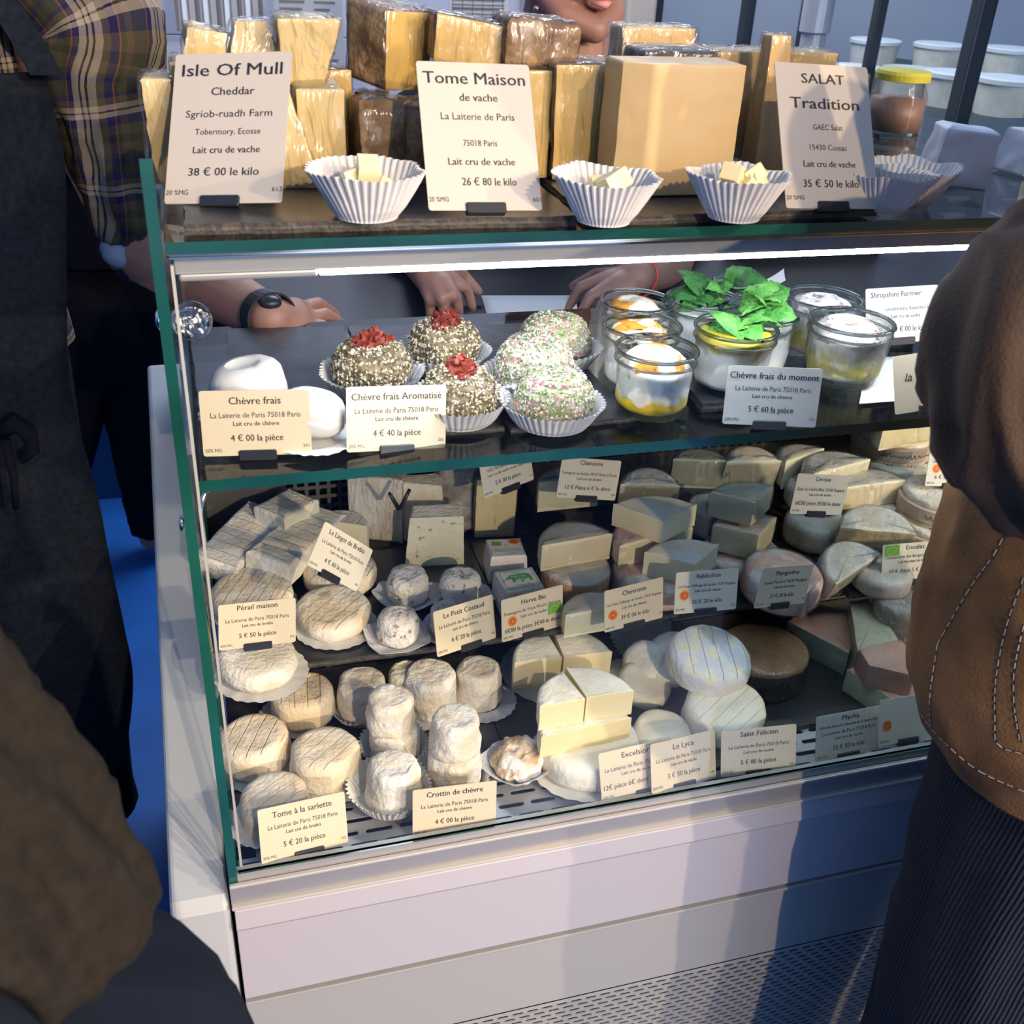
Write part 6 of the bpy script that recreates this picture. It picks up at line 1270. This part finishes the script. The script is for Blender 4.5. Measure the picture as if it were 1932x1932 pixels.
k = MB(); kp = [at(0, 815, y=.42), at(28, 800, y=.41), at(55, 818, y=.415), at(62, 850, y=.42), at(40, 868, y=.42)]; k.tube(kp, [.008, .011, .010, .008, .006], 8); k.tube([at(10, 830, y=.425), at(26, 900, y=.42), at(30, 960, y=.42)], [.006, .005, .004], 8); k.build('apron_tie', 'black_cloth', o, smooth=True)
for s in (-1, 1): sleeve('trouser_leg', [(AXc + s * .09, AYc, .98), (AXc + s * .11, AYc, .5), (AXc + s * .115, AYc + .02, .07)], [.11, .085, .07], 'black_cloth', pa, seed=s)

# ---- colleague in black further back
BX = at(190, 600, y=1.55).x; BY = 1.55
k = MB(); [sphere(k, (BX - .10, BY, z), (a, .10, .09)) for z, a in ((.95, .16), (1.05, .15), (1.18, .16), (1.30, .17), (1.38, .15))]; head(k, (BX - .10, BY, 1.60), (0, 1, 0)); limb(k, [(BX + .06, BY - .06, 1.28), at(212, 100, y=1.42), at(225, 190, y=1.40), (BX + .02, BY - .2, 1.0)], [.05, .042, .038, .03])
[limb(k, [at(a, 470, y=BY), at(b_, 700, y=BY), at(c_, 900, y=BY + .01), at(d_, 1010, y=BY + .02)], [.075, .07, .05, .04]) for a, b_, c_, d_ in ((262, 258, 276, 292), (150, 140, 110, 100))]
pb = k.build('person', 'skin'); remesh(pb, .009, 3); tag(pb, 'person in black standing further back behind the plaid-shirted vendor', 'person')
bx = lambda px, py: at(px, py, y=BY).x
def brow(py, pxl, pxr, ry=.13): a = at(pxr, py, y=BY); l = at(pxl, py, y=BY); return ((a.x + l.x) / 2, BY, a.z, (a.x - l.x) / 2, ry)
loft('black_top', [brow(470, 60, 300), brow(300, 40, 290), brow(200, 60, 282), brow(150, 70, 215), brow(90, 60, 232), brow(20, 60, 215), brow(-60, 90, 190, .09)][::1], 'black_cloth', pb, wr=.004, seed=8)
q0, q1, q2, q3 = at(262, 470, y=BY), at(258, 700, y=BY), at(276, 900, y=BY + .02), at(296, 1040, y=BY + .03)
sleeve('trouser_leg', [(q0.x - .02, BY, q0.z + .05), q0, q1, q2, (q3.x, q3.y, max(q3.z, .08))], [.10, .10, .085, .065, .055], 'black_cloth', pb, seed=1)
q0, q1, q2, q3 = at(150, 470, y=BY), at(140, 700, y=BY), at(110, 900, y=BY), at(100, 1030, y=BY)
sleeve('trouser_leg', [(q0.x, BY, q0.z + .05), q0, q1, q2, (q3.x, q3.y, max(q3.z, .08))], [.11, .11, .09, .065, .06], 'black_cloth', pb, seed=4)
p = at(190, 600, y=BY); k = MB(); sphere(k, (p.x, BY, p.z), (.14, .12, .20), 20); k.build('trouser_seat', 'black_cloth', pb, smooth=True)

# ---- woman behind the counter: chin, ear and neck visible above the tome, both hands on the worktop
chin = at(1126, 62, y=.72); HC = Vector((chin.x, chin.y, chin.z)); fd = Vector((.22, -1, -.05)).normalized()
hc = HC - fd * .074 + Vector((0, 0, .100))
k = MB(); Ph = head(k, hc, fd)
TX = hc.x - .02; TY = .92
for z, a, b_ in ((.80, .15, .11), (.92, .14, .10), (1.02, .16, .11), (1.10, .17, .10), (1.16, .14, .085)): sphere(k, (TX, TY - (z - .8) * .12, z), (a, b_, .09))
limb(k, [hc + Vector((0, .01, -.05)), at(1092, 150, y=.80), (TX, TY - .06, 1.17)], [.050, .050, .06])
for s in (-1, 1): limb(k, [(TX + s * .09, TY, .8), (TX + s * .10, TY, .45), (TX + s * .10, TY + .02, .08)], [.085, .055, .04]); limb(k, [(TX + s * .10, TY, .05), (TX + s * .10, TY - .14, .035)], [.04, .03])
wr_ = at(1196, 522, z=1.052); limb(k, [(TX + .17, TY - .05, 1.15), (TX + .26, TY - .12, 1.06), at(1262, 500, y=.58), wr_], [.045, .038, .034, .023])
kn = [at(1112, 536, z=1.042), at(1132, 548, z=1.042), at(1156, 556, z=1.038), at(1180, 560, z=1.032)]
tp = [at(1072, 582, z=1.010), at(1088, 608, z=1.008), at(1116, 622, z=1.008), at(1148, 618, z=1.008)]
hand(k, wr_, tp, .015, .0070, knuck=kn, thumb=(at(1125, 518, z=1.03), at(1082, 540, z=1.012)))
wl_ = at(815, 518, z=1.055); limb(k, [(TX - .17, TY - .05, 1.15), (TX - .27, TY - .12, 1.06), at(800, 490, y=.60), wl_], [.045, .038, .032, .024])
kn = [at(870, 538, z=1.045), at(854, 554, z=1.045), at(834, 563, z=1.04), at(812, 565, z=1.035)]
tp = [at(892, 582, z=1.010), at(868, 600, z=1.008), at(840, 608, z=1.008), at(812, 602, z=1.008)]
hand(k, wl_, tp, .015, .0070, knuck=kn, thumb=(at(872, 518, z=1.03), at(902, 550, z=1.012)))
pc = k.build('person', 'skin_pale'); remesh(pc, .003, 4); tag(pc, 'person with an ear stud behind the tome pile, both hands on the worktop', 'person')
loft('black_top', [(TX, TY, .62, .19, .14), (TX, TY, .80, .18, .135), (TX, TY - .02, .95, .17, .13), (TX, TY - .04, 1.08, .19, .125), (TX, TY - .05, 1.15, .185, .11), (TX, TY - .06, 1.19, .13, .09), (TX, TY - .065, 1.205, .085, .07)], 'black_cloth', pc, wr=.005)
for s in (-1, 1): sleeve('top_sleeve', [(TX + s * .10, TY - .04, 1.15), (TX + s * .19, TY - .07, 1.14), (TX + s * .25, TY - .11, 1.08)] + ([at(1262, 505, y=.70)] if s > 0 else [at(798, 480, y=.68)]), [.07, .062, .052, .044], 'black_cloth', pc, wr=.004, seed=s + 3); sleeve('trouser_leg', [(TX + s * .08, TY, .80), (TX + s * .10, TY, .45), (TX + s * .10, TY + .02, .08)], [.115, .085, .07], 'black_cloth', pc, seed=s)
k = MB(); sphere(k, Ph(0, -.030, .045), (.088, .088, .088), 24); limb(k, [Ph(-.07, -.03, .01), Ph(-.078, -.045, -.035)], [.028, .018]); limb(k, [Ph(.07, -.04, .01), Ph(.07, -.05, -.04)], [.028, .02]); sphere(k, Ph(0, -.10, -.02), .05)
o = k.build('hair', 'hair', pc); remesh(o, .004, 4)
k = MB(); sphere(k, at(1012, 16, y=hc.y - .05), .0045, 10); st = k.build('ear_stud', 'chrome', pc, smooth=True)
k = MB(); lp_ = [(-.020, .082, -.052), (0, .0945, -.051), (.020, .082, -.052)]; k.tube([Ph(*v) for v in lp_], [.003, .0055, .003], 8); k.tube([Ph(-.016, .082, -.061), Ph(0, .094, -.062), Ph(.016, .082, -.061)], [.003, .006, .003], 8); k.build('lips', 'pink_print', pc, smooth=True)
k = MB(); bd = (wr_ - at(1262, 500, y=.58)).normalized(); bc = wr_ - bd * .012; u_ = bd.cross(Vector((0, 0, 1))).normalized(); v_ = bd.cross(u_); k.tube([bc + (u_ * math.cos(2 * PI * i / 24) + v_ * math.sin(2 * PI * i / 24)) * .027 for i in range(25)], .0016, 6); o = k.build('thread_bracelet', 'red_print', None, smooth=True); tag(o, 'thin red thread bracelet on the wrist near the mint jars', 'bracelet')

# ---- customer in the brown suede jacket, right
JY = -.24
sil = [(1700, 1338), (1694, 1290), (1700, 1210), (1722, 1130), (1745, 1050), (1772, 970), (1800, 900)]
rg = []
for px, py in sil: p = at(px, py, y=JY + .04); rg.append(p)
DX = rg[2].x + .235
k = MB(); tall_body(k, DX + .034, JY, 1.04, .14, .10, .085); head(k, (DX, JY + .02, 1.66), (.1, 1, -.3)); limb(k, [(DX - .19, JY, 1.42), (DX - .17, JY - .04, 1.14), (DX - .06, JY + .10, 1.10)], [.055, .042, .03]); limb(k, [(DX + .19, JY, 1.42), (DX + .24, JY, 1.14), (DX + .14, JY + .12, 1.06)], [.055, .042, .03])
hand(k, (DX - .05, JY + .11, 1.10), [(DX + .0, JY + .15, 1.06), (DX + .02, JY + .14, 1.06), (DX + .02, JY + .12, 1.055), (DX + .01, JY + .10, 1.055)], .014, .009, knuck=[(DX - .02, JY + .15, 1.10), (DX - .005, JY + .14, 1.10), (DX, JY + .12, 1.10), (DX - .005, JY + .10, 1.10)], thumb=((DX - .04, JY + .16, 1.09), (DX - .01, JY + .17, 1.07)))
pd = k.build('person', 'skin'); remesh(pd, .009, 3); tag(pd, 'person at right in a brown suede jacket and dark corduroy trousers', 'person')
rr_ = []
for j, p in enumerate(rg): rx = .235 - .02 * (j > 4); rr_.append((p.x + rx + .006, JY, p.z, rx, .140, 2.0))
top_ = rg[-1]
jk = loft('suede_jacket', rr_ + [(DX, JY, 1.22, .20, .145), (DX + .01, JY, 1.31, .19, .13), (DX + .02, JY, 1.38, .13, .10), (DX + .02, JY, 1.43, .075, .07)], 'suede', pd, n=120, dip=.05, dipz=rg[0].z, diph=.16, wr=.0065, wf=(9, 2.2), seed=11, sub=8, thick=.003)
slp = [at(2150, 520, y=-.25), at(2045, 548, y=-.29), at(1962, 640, y=-.33), at(1944, 750, y=-.345), at(1967, 860, y=-.345), at(2060, 905, y=-.30)]
sl = sleeve('jacket_sleeve', slp, [.070, .066, .062, .058, .050, .045], 'suede_shaded', pd, n=96, wr=.0085, wf=20, seed=21, sub=12)
for s in (-1, 1):
    lx = DX - .066 if s < 0 else DX + .135
    sleeve('corduroy_trouser_leg', [(lx + .015, JY, .93), (lx, JY - .01, .84), (lx - .005, JY - .01, .65), (lx + .0, JY - .01, .45), (lx + .01, JY, .25), (lx + .01, JY + .02, .07)], [.10, .108, .102, .094, .09, .09], 'cord', pd, n=96, wr=.004, wf=9, seed=s * 3)
# seams and stitching laid on the jacket surface
def surf(o):
    dg = bpy.context.evaluated_depsgraph_get(); dg.update(); return BVHTree.FromObject(o, dg)
bj = surf(jk); bs = surf(sl)
def on(bvh, px, py, off=.0008):
    d = ray(px, py).normalized(); h, n_, _, _ = bvh.ray_cast(CAMPOS, d)
    if h is None: return None
    if n_.dot(d) > 0: n_ = -n_
    return h + n_ * off
def stitched(pxs, dash=.0042, bvh=bj, seam=True):
    P_ = []
    for q_ in catmull([list(p) for p in pxs], 16):
        h = on(bvh, q_[0], q_[1])
        if h: P_.append(h)
    if len(P_) < 4: return
    if seam: k = MB(); k.tube([p + Vector((.0012, 0, .0006)) for p in P_], .0010, 5); k.build('seam', 'thread_dark', jk, smooth=True)
    k = MB(); acc = 0; st = P_[0]; cur = [P_[0]]; onn = True
    for a, b_ in zip(P_, P_[1:]):
        L_ = (b_ - a).length; acc += L_; cur.append(b_)
        if acc > dash * (1 if onn else .55):
            if onn and len(cur) > 1: k.tube([cur[0], cur[-1]], .00045, 4)
            cur = [b_]; acc = 0; onn = not onn
    if k.v: f = k.build('stitching', 'thread', jk); f['kind'] = 'stuff'
stitched([(1706, 1270), (1722, 1318), (1750, 1362), (1795, 1412), (1850, 1455), (1932, 1492)])
stitched([(1770, 1215), (1757, 1300), (1755, 1340), (1757, 1372)])
stitched([(1770, 1215), (1830, 1110), (1880, 1040), (1905, 985)])
stitched([(1932, 1090), (1900, 1180), (1880, 1280), (1878, 1360), (1884, 1405), (1932, 1422)])
stitched([(1932, 1180), (1915, 1260), (1914, 1330), (1925, 1400)])

# ---- customer in the dark grey coat, lower left foreground
EY = -.44
edge = [(-40, 1040), (10, 1165), (62, 1290), (130, 1395), (215, 1490), (282, 1600), (325, 1690), (352, 1765)]
ra = [.085, .080, .072, .066, .060, .056, .053, .050]
EX = -.40
k = MB(); tall_body(k, EX, EY, 1.03, .16, .10, .11); head(k, (EX, EY, 1.64), (.2, 1, -.3))
cp = [at(px, py, y=EY) - cr * (r * 1.28) for (px, py), r in zip(edge, ra)]
limb(k, [(EX + .17, EY, 1.40), cp[2], cp[4], cp[-1]], [.05, .042, .034, .026])
w_ = cp[-1]; dn = Vector((.01, .03, -.07)); hand(k, w_ + dn * .5, [w_ + dn * 2.4 + Vector((.012 * (i - 1.5), 0, .004 * i)) for i in range(4)], .015, .009, knuck=[w_ + dn * 1.5 + Vector((.014 * (i - 1.5), 0, 0)) for i in range(4)], thumb=(w_ + dn * 1.1 + Vector((-.03, .01, 0)), w_ + dn * 1.8 + Vector((-.034, .01, 0))))
limb(k, [(EX - .18, EY, 1.40), (EX - .25, EY, 1.1), (EX - .2, EY + .1, .9)], [.05, .04, .03])
pe = k.build('person', 'skin'); remesh(pe, .009, 3); tag(pe, 'person in a dark grey coat, out of focus in the lower left foreground', 'person')
sleeve('coat_sleeve', [(EX + .10, EY, 1.43)] + cp, [.09] + ra, 'coat', pe, n=72, wr=.010, wf=12, seed=31)
p2 = at(425, 1932, y=EY); 
loft('grey_coat', [(EX, EY, .55, p2.x - EX + .02, .17), (EX, EY, .72, p2.x - EX + .012, .165), (EX, EY, p2.z, p2.x - EX, .16), (EX, EY, 1.0, p2.x - EX - .07, .15), (EX, EY, 1.15, .24, .15), (EX, EY, 1.32, .23, .14), (EX, EY, 1.43, .18, .11), (EX, EY, 1.50, .08, .07)], 'coat_dark', pe, n=96, wr=.012, wf=(4, 2.5), seed=41)
for s in (-1, 1): sleeve('trouser_leg', [(EX + s * .09, EY, .85), (EX + s * .11, EY, .45), (EX + s * .11, EY + .02, .07)], [.11, .085, .07], 'black_cloth', pe, seed=s)
